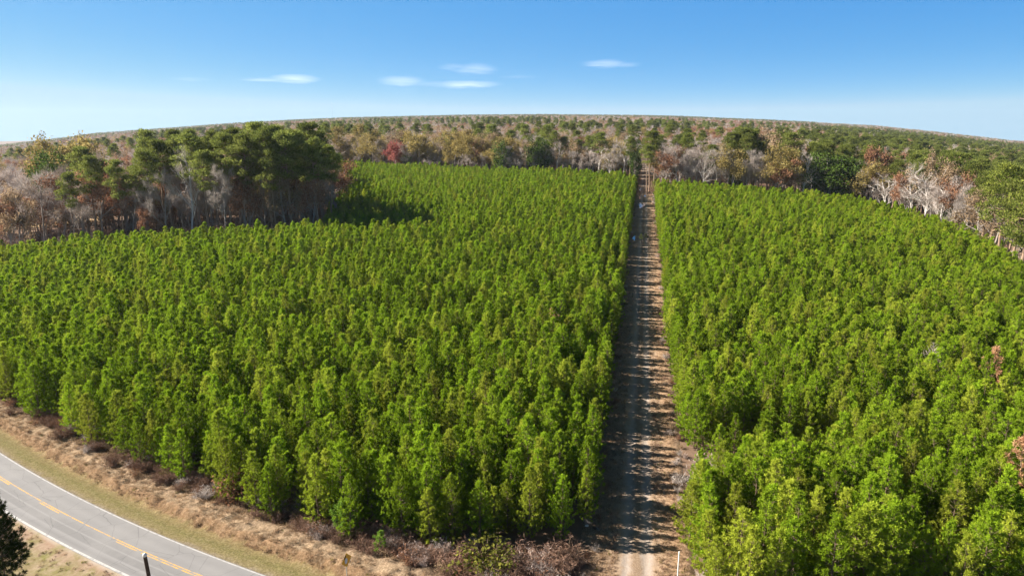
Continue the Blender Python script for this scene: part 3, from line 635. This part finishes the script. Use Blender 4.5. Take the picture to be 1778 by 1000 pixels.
LEFT_LIST = [(577, 243, 6, T_t, 1), (597, 226, 14, Y_t, 1.3), (607, 243, 8, Y_t, 1.1), (622, 248, 5, B_, 1), (638, 221, 26, Y_t, 1.3), (645, 235, 10, Y_t, 1.2), (663, 240, 12, B_, 1.1), (686, 249, 3, 'red_maple', 1.0), (690, 231, 16, T_t, 1.3), (706, 246, 9, B_, 1.1), (729, 233, 14, Y_t, 1.4), (745, 255, 6, B_, 1), (762, 246, 9, B_, 1.1),
    (772, 230, 20, Y_t, 1.2), (785, 249, 5, Y_t, 1), (800, 230, 22, Y_t, 1.2), (810, 266, 4, B_, .9), (815, 238, 14, Y_t, 1.2), (830, 262, 5, B_, 1), (843, 236, 16, T_t, 1.2), (861, 241, 11, Y_t, 1.3), (872, 243, 5, E_, 1.1), (888, 255, 6, B_, 1), (901, 258, 8, B_, 1.1), (915, 252, 9, T_t, .9), (926, 238, 6, E_, .9), (942, 240, 8, E_, 1), (957, 252, 9, B_, 1),
    (966, 247, 12, W_, 1), (980, 238, 18, P_, 1), (993, 258, 5, B_, 1), (1004, 243, 16, P_, 1.2), (1020, 262, 5, B_, 1), (1024, 236, 18, P_, 1.2), (1042, 230, 15, P_, 1.4), (1037, 256, 4, W_, .9), (1058, 262, 5, W_, 1), (1070, 252, 8, B_, 1), (1083, 243, 7, W_, 1.2), (1096, 238, 6, P_, 1.0), (1104, 250, 3, E_, .6), (1102, 262, 16, E_, .6)]
for a in LEFT_LIST: by_view('left', *a)
RIGHT_LIST = [(1131, 228, 10, P_, 1.3), (1126, 252, 4, P_, 1.0), (1140, 245, 18, P_, 1.1), (1155, 264, 4, R_t, .9), (1166, 258, 6, B_, 1.1), (1171, 246, 22, P_, 1), (1182, 252, 5, B_, 1.4), (1196, 232, 20, P_, 1.1), (1200, 262, 6, B_, 1), (1214, 256, 7, B_, 1.1), (1226, 262, 5, W_, .9), (1236, 252, 14, P_, 1.2), (1250, 258, 6, B_, 1.1), (1265, 262, 5, B_, 1), (1279, 258, 6, Y_t, 1.1),
    (1293, 224, 20, P_, 1.4), (1310, 226, 24, P_, 1.5), (1298, 262, 5, B_, 1), (1318, 262, 5, B_, 1), (1343, 233, 22, T_t, 1.2), (1347, 258, 4, Y_t, 1.0), (1355, 284, 3, R_t, 1), (1373, 231, 18, P_, 1.4), (1380, 262, 8, P_, 1.2), (1397, 272, 3, W_, 1.2), (1410, 262, 12, B_, 1.1), (1425, 262, 8, E_, 1.1), (1436, 244, 18, P_, 1.2), (1446, 264, 5, E_, 1.5), (1466, 270, 7, E_, 1.2), (1484, 272, 9, E_, 1.1), (1497, 292, 3, B_, .9),
    (1514, 288, 4, Y_t, 1.3), (1532, 264, 16, R_t, .8), (1550, 298, 3, W_, 1.2), (1559, 278, 12, P_, 1.3), (1571, 308, 2, R_t, .9), (1595, 286, 5, W_, 1.2), (1610, 300, 4, W_, 1), (1634, 278, 10, T_t, 1.0), (1580, 300, 3, B_, .9), (1616, 292, 2, W_, 1.1), (1536, 306, 2, W_, .9), (1648, 312, 2, W_, 1.1), (1680, 328, 2, W_, 1), (1628, 310, 3, B_, 1), (1661, 312, 4, R_t, .8), (1667, 266, 20, P_, 1.4), (1672, 318, 4, B_, 1.0), (1645, 300, 10, T_t, 1), (1692, 326, 6, B_, 1.0), (1709, 336, 5, T_t, 1.0), (1700, 284, 26, P_, 1.4), (1722, 300, 20, P_, 1.2), (1783, 300, 14, P_, 1.4), (1650, 262, 40, P_, 1.3), (1600, 262, 40, P_, 1.4), (1520, 252, 50, P_, 1.3)]
for a in RIGHT_LIST: by_view('right', *a)

# the rest of the woods, thinning into the distance: the nearest stand as trees of their own, the far mass as one object
SPEC = []
for D0, D1, sp in ((150, 420, 6.5), (420, 950, 7.5), (950, 1900, 11), (1900, 5400, 21)):
    n = int((D1 ** 2 - D0 ** 2) / 2 * math.radians(88) / sp ** 2)
    D = np.sqrt(RNG.uniform(D0 ** 2, D1 ** 2, n)); a = RNG.uniform(math.radians(-44), math.radians(44), n)
    SPEC.append(np.c_[D * np.sin(a), D * np.cos(a), D, a])
F = np.concatenate(SPEC); fx, fy, fD = F[:, 0], F[:, 1], F[:, 2]
fpx, fpy, _ = project(fx, fy, zt(fx, fy) + 10)
fu, fv = to_uv(fx, fy)
beyond = fD - edge_d(fpx)
ok = (beyond > np.where(fpx < 577, 26, 12)) & ~((np.abs(fv - .3) < 4.2) & (fu < UEND + 330)) & (fpx > -60) & (fpx < 1840) & ~in_poly(fx, fy, PL) & ~in_poly(fx, fy, PR)
for P in FIELDS: ok &= ~in_poly(fx, fy, P)
for P in FIELDS[1:2]: ok &= ~((fD < np.hypot(*P[0])) & (fD > np.hypot(*P[0]) - 260) & (np.abs(fpx - 213) < 19))
F = F[ok]; fx, fy, fD, fpx, beyond = fx[ok], fy[ok], fD[ok], fpx[ok], beyond[ok]
KN = [P_, B_, W_, Y_t, T_t, R_t, E_]
def mix(*w): return np.array(w, float) / sum(w)
prob = np.zeros((len(F), 7))
big = vnoise(fx, fy, 140, 21, 2); big2 = vnoise(fx, fy, 420, 22, 2)
L_, C_, Rm = fpx < 577, (fpx >= 577) & (fpx < 1130), (fpx >= 1130) & (fpx < 1420)
RR = fpx >= 1420
prob[L_] = mix(4, 46, 3, 6, 18, 20, 1); prob[C_] = mix(6, 46, 8, 13, 16, 10, 2); prob[Rm] = mix(9, 38, 10, 6, 16, 20, 1); prob[RR] = mix(38, 24, 7, 6, 15, 9, 1)
k = C_ & (beyond < 150); prob[k] = mix(6, 36, 8, 32, 12, 3, 6)
k = (Rm | RR) & (beyond < 110); prob[k] = mix(34, 28, 14, 6, 12, 4, 4)
k = (big > .60) & ~RR; prob[k] = prob[k] * np.array([.2, 1.6, 1, 1, 1, 1, .2]) ; k = (big < .38); prob[k] = prob[k] * np.array([6, .5, .5, .4, .4, .4, 3])
k = (big2 > .56) & Rm & (fD > 700); prob[k] = prob[k] * np.array([.4, .7, .5, 1, 1, 4, .2])
k = (fD > 1300) & ~RR; prob[k] = prob[k] * np.array([.22, 1, 1.3, 1.2, 1.2, 1, .3])
k = (big2 < .36) & (fD > 1000); prob[k] = prob[k] * np.array([9, .5, .5, .4, .4, .4, 1])
k = L_ & (big2 < .45) & (fD > 900); prob[k] = prob[k] * np.array([4, .7, .5, 1, 1, 1, 2])
k = (fD > 3100); prob[k] = mix(46, 30, 3, 3, 7, 5, 4)
prob /= prob.sum(1, keepdims=True)
kind = (prob.cumsum(1) < RNG.uniform(size=(len(F), 1))).sum(1).clip(0, 6)
hmean = np.array([25, 19, 18, 18, 18, 17.5, 15])[kind]
fh = hmean * RNG.normal(1, .17, len(F)).clip(.6, 1.22) * np.where(fD > 1900, np.where(kind == 0, .92, 1.12), 1)
fh = np.where(RR & (kind == 0), fh * .9, fh)
# individuals: the nearest ones in view
inview = (fpx > -10) & (fpx < 1788); od = np.argsort(np.where(inview, beyond + .12 * fD, 1e9))[:210]
one = np.zeros(len(F), bool); one[od] = True
for i in np.nonzero(one)[0]: TREES.append(('deep_left' if fpx[i] < 1115 else 'deep_right', KN[kind[i]], fx[i], fy[i], fh[i], RNG.uniform(.95, 1.2)))
# the track runs on into the woods between dark pines
for k in range(14):
    x, y = from_uv(UEND + 14 + k * 9, VL - 2.4 if k % 2 else VR + 3.2); TREES.append(('lane', P_ if k % 3 == 2 else E_, x, y, RNG.uniform(17, 23), .8))
ZONE = {'grove': 'in the tall grove at left, {} from the right end', 'left': 'at the far edge of left pine block, {} from dirt track', 'right': 'at the far edge of right pine block, {} from dirt track',
        'deep_left': 'in woods behind the left far edge, {} from dirt track', 'deep_right': 'in woods behind the right far edge, {} from dirt track', 'lane': 'lining the track where it enters the woods, {} along it'}
GRP = {'grove': 'trees of the tall left grove', 'left': 'trees along the far edge of the left block', 'right': 'trees along the far edge of the right block', 'deep_left': 'trees in the woods behind', 'deep_right': 'trees in the woods behind', 'lane': 'trees lining the track'}
cnt = {}
def t_key(t):
    px = float(project(t[2], t[3], float(zt(t[2], t[3])))[0])
    return {'grove': -px, 'left': -px, 'deep_left': -px, 'lane': t[3]}.get(t[0], px)
for t in sorted(TREES, key=t_key):
    z_, kd, x, y, h, wd = t; cnt[(z_, kd)] = c_ = cnt.get((z_, kd), 0) + 1
    lab = LOOK[kd][0] + ' ' + ZONE[z_].format(nth(c_))
    if kd == 'red_maple': lab = 'red maple among yellow and grey trees behind left pines'
    V = KIND[kd]; va = int(RNG.integers(len(V) - (1 if kd == P_ and z_ == 'grove' else 0)))
    tree(kd, x, y, h, lab, 'tree', GRP[z_], name=LOOK[kd][1], variant=va, widen=wd * (V[va][3] / h) ** .25)
M['broad_needles'] = leaf_mat('broad_needles', (0.075, 0.105, 0.018), (0.27, 0.29, 0.06), .35, .1)
reg('broad_pine', lot(tall_pine, [131, 132], [24, 22], bare=.40, rmax=5.0, clumps=85), 'pine_bark', 'broad_needles')
for px, base, top, lab, wd in ((1738, 430, 288, 'big broad green pine at right edge with a pale sunlit trunk', 1.0), (1772, 452, 312, 'second broad pine cut by the right edge of the photo', 1.0)):
    c = hit(px, base, 9.0); D = float(np.hypot(*c)); v = ray(px, top); h = H + D * v[2] - float(zt(*c)); tree('broad_pine', c[0], c[1], h, lab, 'tree', None, name='broad_pine', variant=0 if px < 1750 else 1, widen=wd)
far = ~one
base_i = np.cumsum([0] + [len(KIND[k]) for k in KN]); pick = np.array([base_i[k] + RNG.integers(len(KIND[KN[k]])) for k in kind[far]])
nh = np.array([v[3] for k in KN for v in KIND[k]])[pick]
scatter('far_woods', np.c_[fx[far], fy[far], zt(fx[far], fy[far]) - .2], RNG.uniform(0, 2 * PI, far.sum()), fh[far] / nh, pick, [v[2] for k in KN for v in KIND[k]])
print('FOREST', len(F), len(TREES))

# brush under the wood edges
def shrub_mesh(nm, T, C, bark, leaf): return join(T, C).mesh(nm, M[bark], M[leaf])
SH = [shrub_mesh('brush', *shrub(140, 2.0, 1.2), 'young_bark', 'brown_twigs'), shrub_mesh('brush', *shrub(141, 2.2, 1.1), 'grey_bark', 'twigs'),
      shrub_mesh('brush', *shrub(142, 1.8, 1.2, 5, .2), 'young_bark', 'rust_leaves'), shrub_mesh('brush', *shrub(143, 2.0, 1.2, 6, .2), 'young_bark', 'tan_leaves'), shrub_mesh('brush', *shrub(144, 1.9, 1.3, 7, .2), 'young_bark', 'olive_leaves')]
ux, uy, us, ui = [], [], [], []
for _ in range(3200):
    px = RNG.uniform(-40, 1820); D = float(edge_d(px)) + RNG.uniform(2, 45); v = ray(px, 300); x, y = v[0] * D, v[1] * D
    u_, w_ = to_uv(x, y)
    if (25 < px < 165 and RNG.uniform() < .85) or abs(w_ - .3) < 5 or in_poly(x, y, PL) or any(in_poly(x, y, P) for P in FIELDS[:1]): continue
    ux.append(x); uy.append(y); us.append(RNG.uniform(.9, 2.4)); ui.append(RNG.choice(5, p=[.38, .08, .28, .18, .08]))
# and inside the plantation's road edge
for _ in range(520):
    s = RNG.uniform(sF - 70, ES[-1] - 60); t = 8.6 + RNG.exponential(2.2); x, y = road_pt(s, t)
    u_, w_ = to_uv(x, y)
    if VL - .5 < w_ < VR + .5: continue
    ux.append(float(x)); uy.append(float(y)); us.append(RNG.uniform(.35, .8)); ui.append(RNG.choice(5, p=[.55, .25, .08, .06, .06]))
for _ in range(420):                         # the dark brush strip at the foot of the front pines
    s = RNG.uniform(sF - 60, ES[-1] - 60); t = RNG.uniform(6.6, 9.2); x, y = road_pt(s, t)
    u_, w_ = to_uv(x, y)
    if VL - .5 < w_ < VR + .5: continue
    ux.append(float(x)); uy.append(float(y)); us.append(RNG.uniform(.3, .62)); ui.append(RNG.choice(5, p=[.66, .14, .12, .04, .04]))
for _ in range(420):                         # thin brush on both sides of the track
    u_ = RNG.uniform(45, UEND); sd = RNG.choice([-1, 1]); w_ = (VL - RNG.uniform(-.5, 1.5)) if sd < 0 else (VR + RNG.uniform(-.3, 1.6)); x, y = from_uv(u_, w_)
    ux.append(x); uy.append(y); us.append(RNG.uniform(.2, .5)); ui.append(RNG.choice(5, p=[.45, .25, .1, .15, .05]))
ux, uy = np.array(ux), np.array(uy)
us_, ut_ = road_st(ux, uy); uz = np.where((ut_ > 0) & (ut_ < 11.5) & (np.hypot(ux, uy) < 160), zverge(ux, uy, us_, ut_) - .05, zt(ux, uy) + .05)
scatter('undergrowth', np.c_[ux, uy, uz], RNG.uniform(0, 2 * PI, len(ux)), us, ui, SH)

# dead grass on the banks and along the track
def tuft(seed, h, mats):
    r = np.random.default_rng(seed); b = MB(); n = 26; c = np.c_[r.normal(0, .16, (n, 2)), np.zeros(n)]
    b.blades(c, unit(np.c_[r.normal(0, .55, (n, 2)), np.ones(n)]), h * r.uniform(.6, 1.2, n), r.uniform(.02, .05, n), r.uniform(0, 1, n), rng=r); return b.mesh('tuft', mats)
TU = [tuft(150, .42, M['straw']), tuft(151, .55, M['straw']), tuft(152, .35, M['brown_twigs']), tuft(153, .3, M['olive_leaves'])]
gx, gy, gz, gs, gi = [], [], [], [], []
n = 6500; S = RNG.uniform(sF - 60, ES[-1] - 60, n); T = np.where(RNG.uniform(size=n) < .8, RNG.uniform(2.9, 8.6, n), RNG.uniform(.3, 9, n)); X, Y = road_pt(S, T)
kp = vnoise(X, Y, 2.2, 31) > np.where((T > 3) & (T < 7.5), .33, .5); u_, w_ = to_uv(X, Y); kp &= ~((w_ > -3.2) & (w_ < 3.2))
X, Y, S, T = X[kp], Y[kp], S[kp], T[kp]
gx.append(X); gy.append(Y); gz.append(zverge(X, Y, S, T)); gs.append(RNG.uniform(.35, .85, len(X)) * np.where(T < 2.8, .35, 1)); gi.append(np.where(T < 2.8, RNG.choice([0, 3], len(X)), RNG.choice(4, len(X), p=[.55, .38, .04, .03])))
n = 3500; S = RNG.uniform(sF - 60, ES[-1] - 60, n); T = -ROADW - .3 - RNG.exponential(6, n).clip(0, 26); X, Y = road_pt(S, T)
gx.append(X); gy.append(Y); gz.append(znear(X, Y, S, T)); gs.append(RNG.uniform(.3, .8, n)); gi.append(RNG.choice(4, n, p=[.45, .1, .3, .15]))
n = 6500; U = 45 + RNG.exponential(90, n); sd = RNG.uniform(size=n); V = np.where(sd < .62, RNG.uniform(1.7, VR + .6, n), RNG.uniform(VL - .4, -1.6, n)); kp = U < UEND; U, V = U[kp], V[kp]; X, Y = from_uv(U, V)
gx.append(X); gy.append(Y); gz.append(ztrack(X, Y, V)); gs.append(RNG.uniform(.3, .8, len(X))); gi.append(RNG.choice(4, len(X), p=[.5, .2, .25, .05]))
gx, gy, gz, gs, gi = map(np.concatenate, (gx, gy, gz, gs, gi))
scatter('dry_grass', np.c_[gx, gy, gz - .03], RNG.uniform(0, 2 * PI, len(gx)), gs, gi, TU)

# ------------------------------------------------------------------ single bushes and saplings
reg('brown_bush', [(*shrub(160, 1.7, 1.2), 1.7), (*shrub(161, 1.5, 1.3), 1.5), (*shrub(162, 1.9, 1.0), 1.9)], 'young_bark', 'brown_twigs')
reg('reddish_bush', [(*shrub(168, 1.6, 1.1, 3, .16), 1.6)], 'young_bark', 'rust_leaves')
reg('grey_bush', [(*shrub(163, 1.7, 1.2), 1.7)], 'grey_bark', 'twigs')
reg('olive_bush', [(*shrub(164, 2.0, 1.0, 9, .2), 2.0)], 'young_bark', 'olive_leaves')
reg('rust_bush', [(*shrub(165, 2.0, .9, 8, .22), 2.0)], 'young_bark', 'rust_leaves')
reg('pine_sapling', lot(young_pine, [166, 167], [3.4, 2.8], rmax=1.0), 'young_bark', 'bright_leaves')
bush_n = 0
def bush(kind, px, py, h, lab, cat='bush', group=None, wd=1.0):
    x, y = hit(px, py, .3); s_, t_ = road_st(x, y); z = float(zverge(x, y, s_[0], t_[0])) - .05 if t_[0] < 11.5 else float(zt(x, y))
    tree(kind, x, y, h, lab, cat, group, widen=wd, up=z - float(zt(x, y)))
bush('rust_bush', 422, 868, 3.4, 'rust brown leaved oak sapling beside the road bank under the front pines', 'sapling')
bush('pine_sapling', 600, 930, 3.6, 'taller bright green pine sapling standing ahead of the front pine row', 'sapling')
bush('pine_sapling', 661, 962, 2.0, 'small bright green sapling just above and right of the yellow sign', 'sapling')
bush('olive_bush', 842, 990, 3.0, 'round olive yellow bush among brown brush beside the dirt track', 'bush', None, 1.3)
bush('grey_bush', 1213, 838, 2.4, 'larger pinkish grey leafless bush on the right edge of the track', 'bush', None, 1.3)
bush('grey_bush', 1228, 822, 2.0, 'smaller pinkish leafless bush close under the pines right of track', 'bush', None, 1.2)
bush('rust_bush', 1296, 990, 1.6, 'low rust coloured bush under right hand pines near bottom edge', 'bush')
spots = [(20, 722), (62, 742), (105, 768), (150, 790), (200, 812), (236, 832), (275, 842), (312, 856), (352, 872), (385, 880), (446, 900), (478, 908), (520, 922), (556, 936), (585, 945), (624, 955), (644, 966), (690, 968), (722, 972), (762, 976), (790, 986), (815, 972), (870, 984), (880, 962), (902, 996), (918, 970), (936, 988), (955, 964), (968, 992), (985, 972), (940, 1004), (860, 1004), (805, 1004)]
for k, (px, py) in enumerate(sorted(spots)):
    kd = 'grey_bush' if k % 5 == 3 else ('reddish_bush' if k % 4 == 1 else 'brown_bush')
    lab = f'low {kd.split("_")[0]} bush between road bank and front pines, {nth(k + 1)} bush from the left'
    bush(kd, px, py, RNG.uniform(1.1, 2.0) if px > 780 else RNG.uniform(.7, 1.25), lab, 'bush', 'leafless bushes along the road bank', 1.25)

# ------------------------------------------------------------------ sign, poles, stones
def simple(name, c, rough=.6, spec=.3, metal=0.0):
    m, nt, out = mat(name); p_ = nt.nodes.new('ShaderNodeTexCoord').outputs['Object']
    p = surf(nt, out, mixc(nt, noise(nt, 6, 4, p_), tuple(v * .75 for v in c), c), rough, spec); p.inputs['Metallic'].default_value = metal; return m
M['sign_yellow'] = simple('sign_yellow', (.80, .40, .03), .45); M['sign_black'] = simple('sign_black', (.02, .02, .02), .5); M['sign_pale'] = simple('sign_pale', (.55, .62, .72), .35)
M['galvanised'] = simple('galvanised', (.50, .47, .42), .5, .4, .3); M['pole_wood'] = simple('pole_wood', (.075, .05, .038), .9); M['pale_cap'] = simple('pale_cap', (.82, .80, .76), .4)
M['white_plastic'] = simple('white_plastic', (.80, .80, .78), .4); M['stone'] = simple('stone', (.78, .74, .70), .8); M['tin_roof'] = simple('tin_roof', (.62, .63, .65), .35, .5); M['siding'] = simple('siding', (.66, .62, .55), .8); M['glass'] = simple('glass', (.05, .06, .08), .1, .6); M['steel'] = simple('steel', (.45, .45, .47), .5, .4)
def ground_z(x, y):
    s_, t_ = road_st(x, y); t_ = t_[0]
    if 0 < t_ < 12: return float(zverge(x, y, s_[0], t_))
    if -ROADW - 30 < t_ < -ROADW: return float(znear(x, y, s_[0], t_))
    return float(zt(x, y))
sx, sy = hit(603, 1016, .5); gzv = ground_z(sx, sy); s0_, _t = road_st(sx, sy); k = int(np.searchsorted(ES, s0_[0])); ang = math.atan2(EN[k, 1], EN[k, 0])
sg = thing('road_sign', 'yellow diamond warning sign on a thin grey post beside the road bank', 'sign', (float(sx), float(sy), gzv), ang)
pb = MB(); pb.box((-.035, -.02, -.3), (.035, .0, 3.15)); pb.box((-.035, -.05, -.3), (-.022, -.02, 3.15)); pb.box((.022, -.05, -.3), (.035, -.02, 3.15)); link('post', pb.mesh('post', M['galvanised']), sg)
def plate(pts2, y0, y1):
    b = MB(); n_ = len(pts2); v = [(x, y0, z) for x, z in pts2] + [(x, y1, z) for x, z in pts2]
    b.add(v, [list(range(n_)), list(range(n_, 2 * n_))[::-1]] + [[i, i + n_, (i + 1) % n_ + n_, (i + 1) % n_] for i in range(n_)]); return b
hd, cz = .66, 2.72
face = link('sign_face', plate([(0, cz - hd), (hd, cz), (0, cz + hd), (-hd, cz)], .002, -.010 + .012 + .003).mesh('sign_face', M['sign_yellow']), sg)
face.location = (0, -.075, 0)
oval = [(-.06 + .17 * math.cos(a), cz - .05 + .27 * math.sin(a)) for a in np.linspace(0, 2 * PI, 25)[:-1]]
fo = -.004
link('face_mark', plate(oval, fo, fo + .003).mesh('face_mark', M['sign_pale']), face)  # pale blue-grey oval patch on the yellow face
link('face_mark', plate([(-.30, cz + .18), (-.12, cz + .22), (-.02, cz + .46), (-.08, cz + .53), (-.36, cz + .25)], fo, fo + .003).mesh('face_mark', M['sign_black']), face)

ux_, uy_ = hit(251, 962, 9.4); bx, by = hit(300, 1098, .3)
top = Vector((float(ux_), float(uy_), 9.4)); lean = Vector((bx - ux_, by - uy_, 0)); lean = lean.normalized() * 1.3; basep = Vector((top.x + lean.x, top.y + lean.y, ground_z(top.x + lean.x, top.y + lean.y)))
up_ = thing('utility_pole', 'dark leaning wooden utility pole with a pale cap in front of the paved road', 'pole', tuple(basep))
rel = top - basep
b = MB(); b.tube([(0, 0, -.4), tuple(rel * .5), tuple(rel * .985)], [.17, .145, .125], 14); link('shaft', b.mesh('shaft', M['pole_wood'], smooth=False), up_)
b = MB(); b.tube([tuple(rel * .985), tuple(rel * .995), tuple(rel * 1.006), tuple(rel * 1.012)], [.14, .145, .12, .04], 14); link('cap', b.mesh('cap', M['pale_cap']), up_)
mx_, my_ = hit(1176, 1012, .1); tp = hit(1178, 955, 3.1)
mp = thing('marker_post', 'thin white marker post standing under pines right of the track', 'post', (float(mx_), float(my_), float(zt(mx_, my_))))
b = MB(); b.tube([(0, 0, -.2), (0, 0, 1.5), (.02, 0, 3.1)], [.055, .055, .055], 10); link('shaft', b.mesh('shaft', M['white_plastic']), mp)
b = MB(); b.tube([(.02, 0, 3.1), (.02, 0, 3.16), (.02, 0, 3.2)], [.068, .066, .03], 10); link('cap', b.mesh('cap', M['white_plastic']), mp)
def rock(px, py, s_, lab, cat='stone'):
    x, y = hit(px, py, .15); bm_ = MB(); r = np.random.default_rng(px); lat = []
    for i in range(7):
        for j in range(12):
            ph_, t_ = PI * (i + .5) / 7, 2 * PI * j / 12; d = np.array([math.sin(ph_) * math.cos(t_), math.sin(ph_) * math.sin(t_), math.cos(ph_) * .7]); lat.append(d * s_ * r.uniform(.8, 1.15))
    bm_.add(lat, [[i * 12 + j, i * 12 + (j + 1) % 12, (i + 1) * 12 + (j + 1) % 12, (i + 1) * 12 + j] for i in range(6) for j in range(12)] + [list(range(12))[::-1], list(range(72, 84))])
    o = link('stone', bm_.mesh('stone', M['stone'])); o.location = (float(x), float(y), ground_z(x, y) + s_ * .35); o['label'] = lab; o['category'] = cat
rock(693, 975, .22, 'small white stone lying by the brown brush ahead of front pines')
rock(1019, 912, .22, 'tiny white stone on the left edge of the dirt track')
# clay mound under the pines
cx_, cy_ = hit(738, 952, .4); a_, r_ = np.meshgrid(np.linspace(0, 2 * PI, 30), np.linspace(0, 1, 10)); X = cx_ + r_ * 2.6 * np.cos(a_); Y = cy_ + r_ * 1.1 * np.sin(a_); M['clay'] = simple('clay', (.42, .19, .08), 1, .05)
struct('clay_mound', vgrid('clay_mound', X, Y, zt(X, Y) + (1 - r_ ** 2) * (.75 + .5 * (vnoise(X, Y, .7, 5) - .5)) - .02, M['clay']))
# the tree at the lower left corner, this side of the road
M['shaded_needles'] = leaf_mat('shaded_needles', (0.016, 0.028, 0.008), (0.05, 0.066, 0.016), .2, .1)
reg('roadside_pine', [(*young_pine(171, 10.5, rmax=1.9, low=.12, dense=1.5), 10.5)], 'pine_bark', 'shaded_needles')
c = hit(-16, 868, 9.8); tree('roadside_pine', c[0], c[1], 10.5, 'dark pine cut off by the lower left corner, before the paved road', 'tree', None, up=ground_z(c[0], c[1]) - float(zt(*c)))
# two small sheds in the clearing at the far left and a radio mast on the skyline
def shed(px, py, w, d, h, rz, lab):
    x, y = hit(px, py, 0); t = thing('shed', lab, 'shed', (float(x), float(y), float(zt(x, y)) + .2), rz)
    b = MB(); b.box((-w / 2, -d / 2, 0), (w / 2, d / 2, h)); b.add([(-w / 2, -d / 2, h), (-w / 2, d / 2, h), (-w / 2, 0, h + .28 * d), (w / 2, -d / 2, h), (w / 2, d / 2, h), (w / 2, 0, h + .28 * d)], [(0, 2, 1), (3, 4, 5)]); link('wall', b.mesh('wall', M['siding']), t)
    b = MB(); o = .35; e = h - .28 * o
    for s_ in (-1, 1): b.add([(-w / 2 - o, s_ * (d / 2 + o), e + .02), (w / 2 + o, s_ * (d / 2 + o), e + .02), (w / 2 + o, 0, h + .28 * d + .03), (-w / 2 - o, 0, h + .28 * d + .03), (-w / 2 - o, s_ * (d / 2 + o), e + .1), (w / 2 + o, s_ * (d / 2 + o), e + .1), (w / 2 + o, 0, h + .28 * d + .12), (-w / 2 - o, 0, h + .28 * d + .12)], [(4, 5, 6, 7), (0, 3, 2, 1), (0, 1, 5, 4), (1, 2, 6, 5), (3, 0, 4, 7)])
    link('roof', b.mesh('roof', M['tin_roof']), t)
    b = MB(); b.box((-.5, -d / 2 - .05, 0), (.5, -d / 2 - .003, 2.0)); link('door', b.mesh('door', M['tin_roof']), t)
    b = MB(); b.box((w * .25, -d / 2 - .05, 1.1), (w * .25 + .8, -d / 2 - .003, 1.9)); link('window', b.mesh('window', M['glass']), t)
shed(40, 388, 6.5, 4.5, 2.6, .5, 'small shed with a pale tin roof among trees at far left')
shed(-2, 366, 8, 6, 3.2, .3, 'white building cut off by the left edge behind the trees')
v = ray(576, 176); D = 4200; x, y = v[0] * D, v[1] * D; z0 = float(zt(x, y)); hm = H + D * v[2] - z0
mast = thing('radio_mast', 'faint thin radio mast rising above the far left horizon', 'mast', (float(x), float(y), z0))
b = MB(); c3 = [(.7 * math.cos(a), .7 * math.sin(a)) for a in (0, 2.094, 4.189)]
for cx, cy in c3: b.tube([(cx, cy, 0), (cx, cy, hm * .94)], [.12, .12], 5)
for k in range(60):
    za, zb = hm * .94 * k / 60, hm * .94 * (k + 1) / 60; p, q = c3[k % 3], c3[(k + 1) % 3]; b.tube([(*p, za), (*q, zb)], [.06, .06], 4)
link('lattice', b.mesh('lattice', M['steel']), mast)
b = MB(); b.tube([(0, 0, hm * .9), (0, 0, hm)], [.12, .05], 6); link('antenna', b.mesh('antenna', M['steel']), mast)
# ------------------------------------------------------------------ air
m, nt, out = mat('haze'); pv = nt.nodes.new('ShaderNodeVolumePrincipled'); pv.inputs['Color'].default_value = (.80, .88, .98, 1); pv.inputs['Density'].default_value = HAZE; pv.inputs['Anisotropy'].default_value = .2
nt.links.new(pv.outputs[0], out.inputs['Volume'])
b = MB(); b.box((-5500, -300, -40), (5500, 6200, 290)); hz = struct('haze', b.mesh('haze', m), 'stuff')
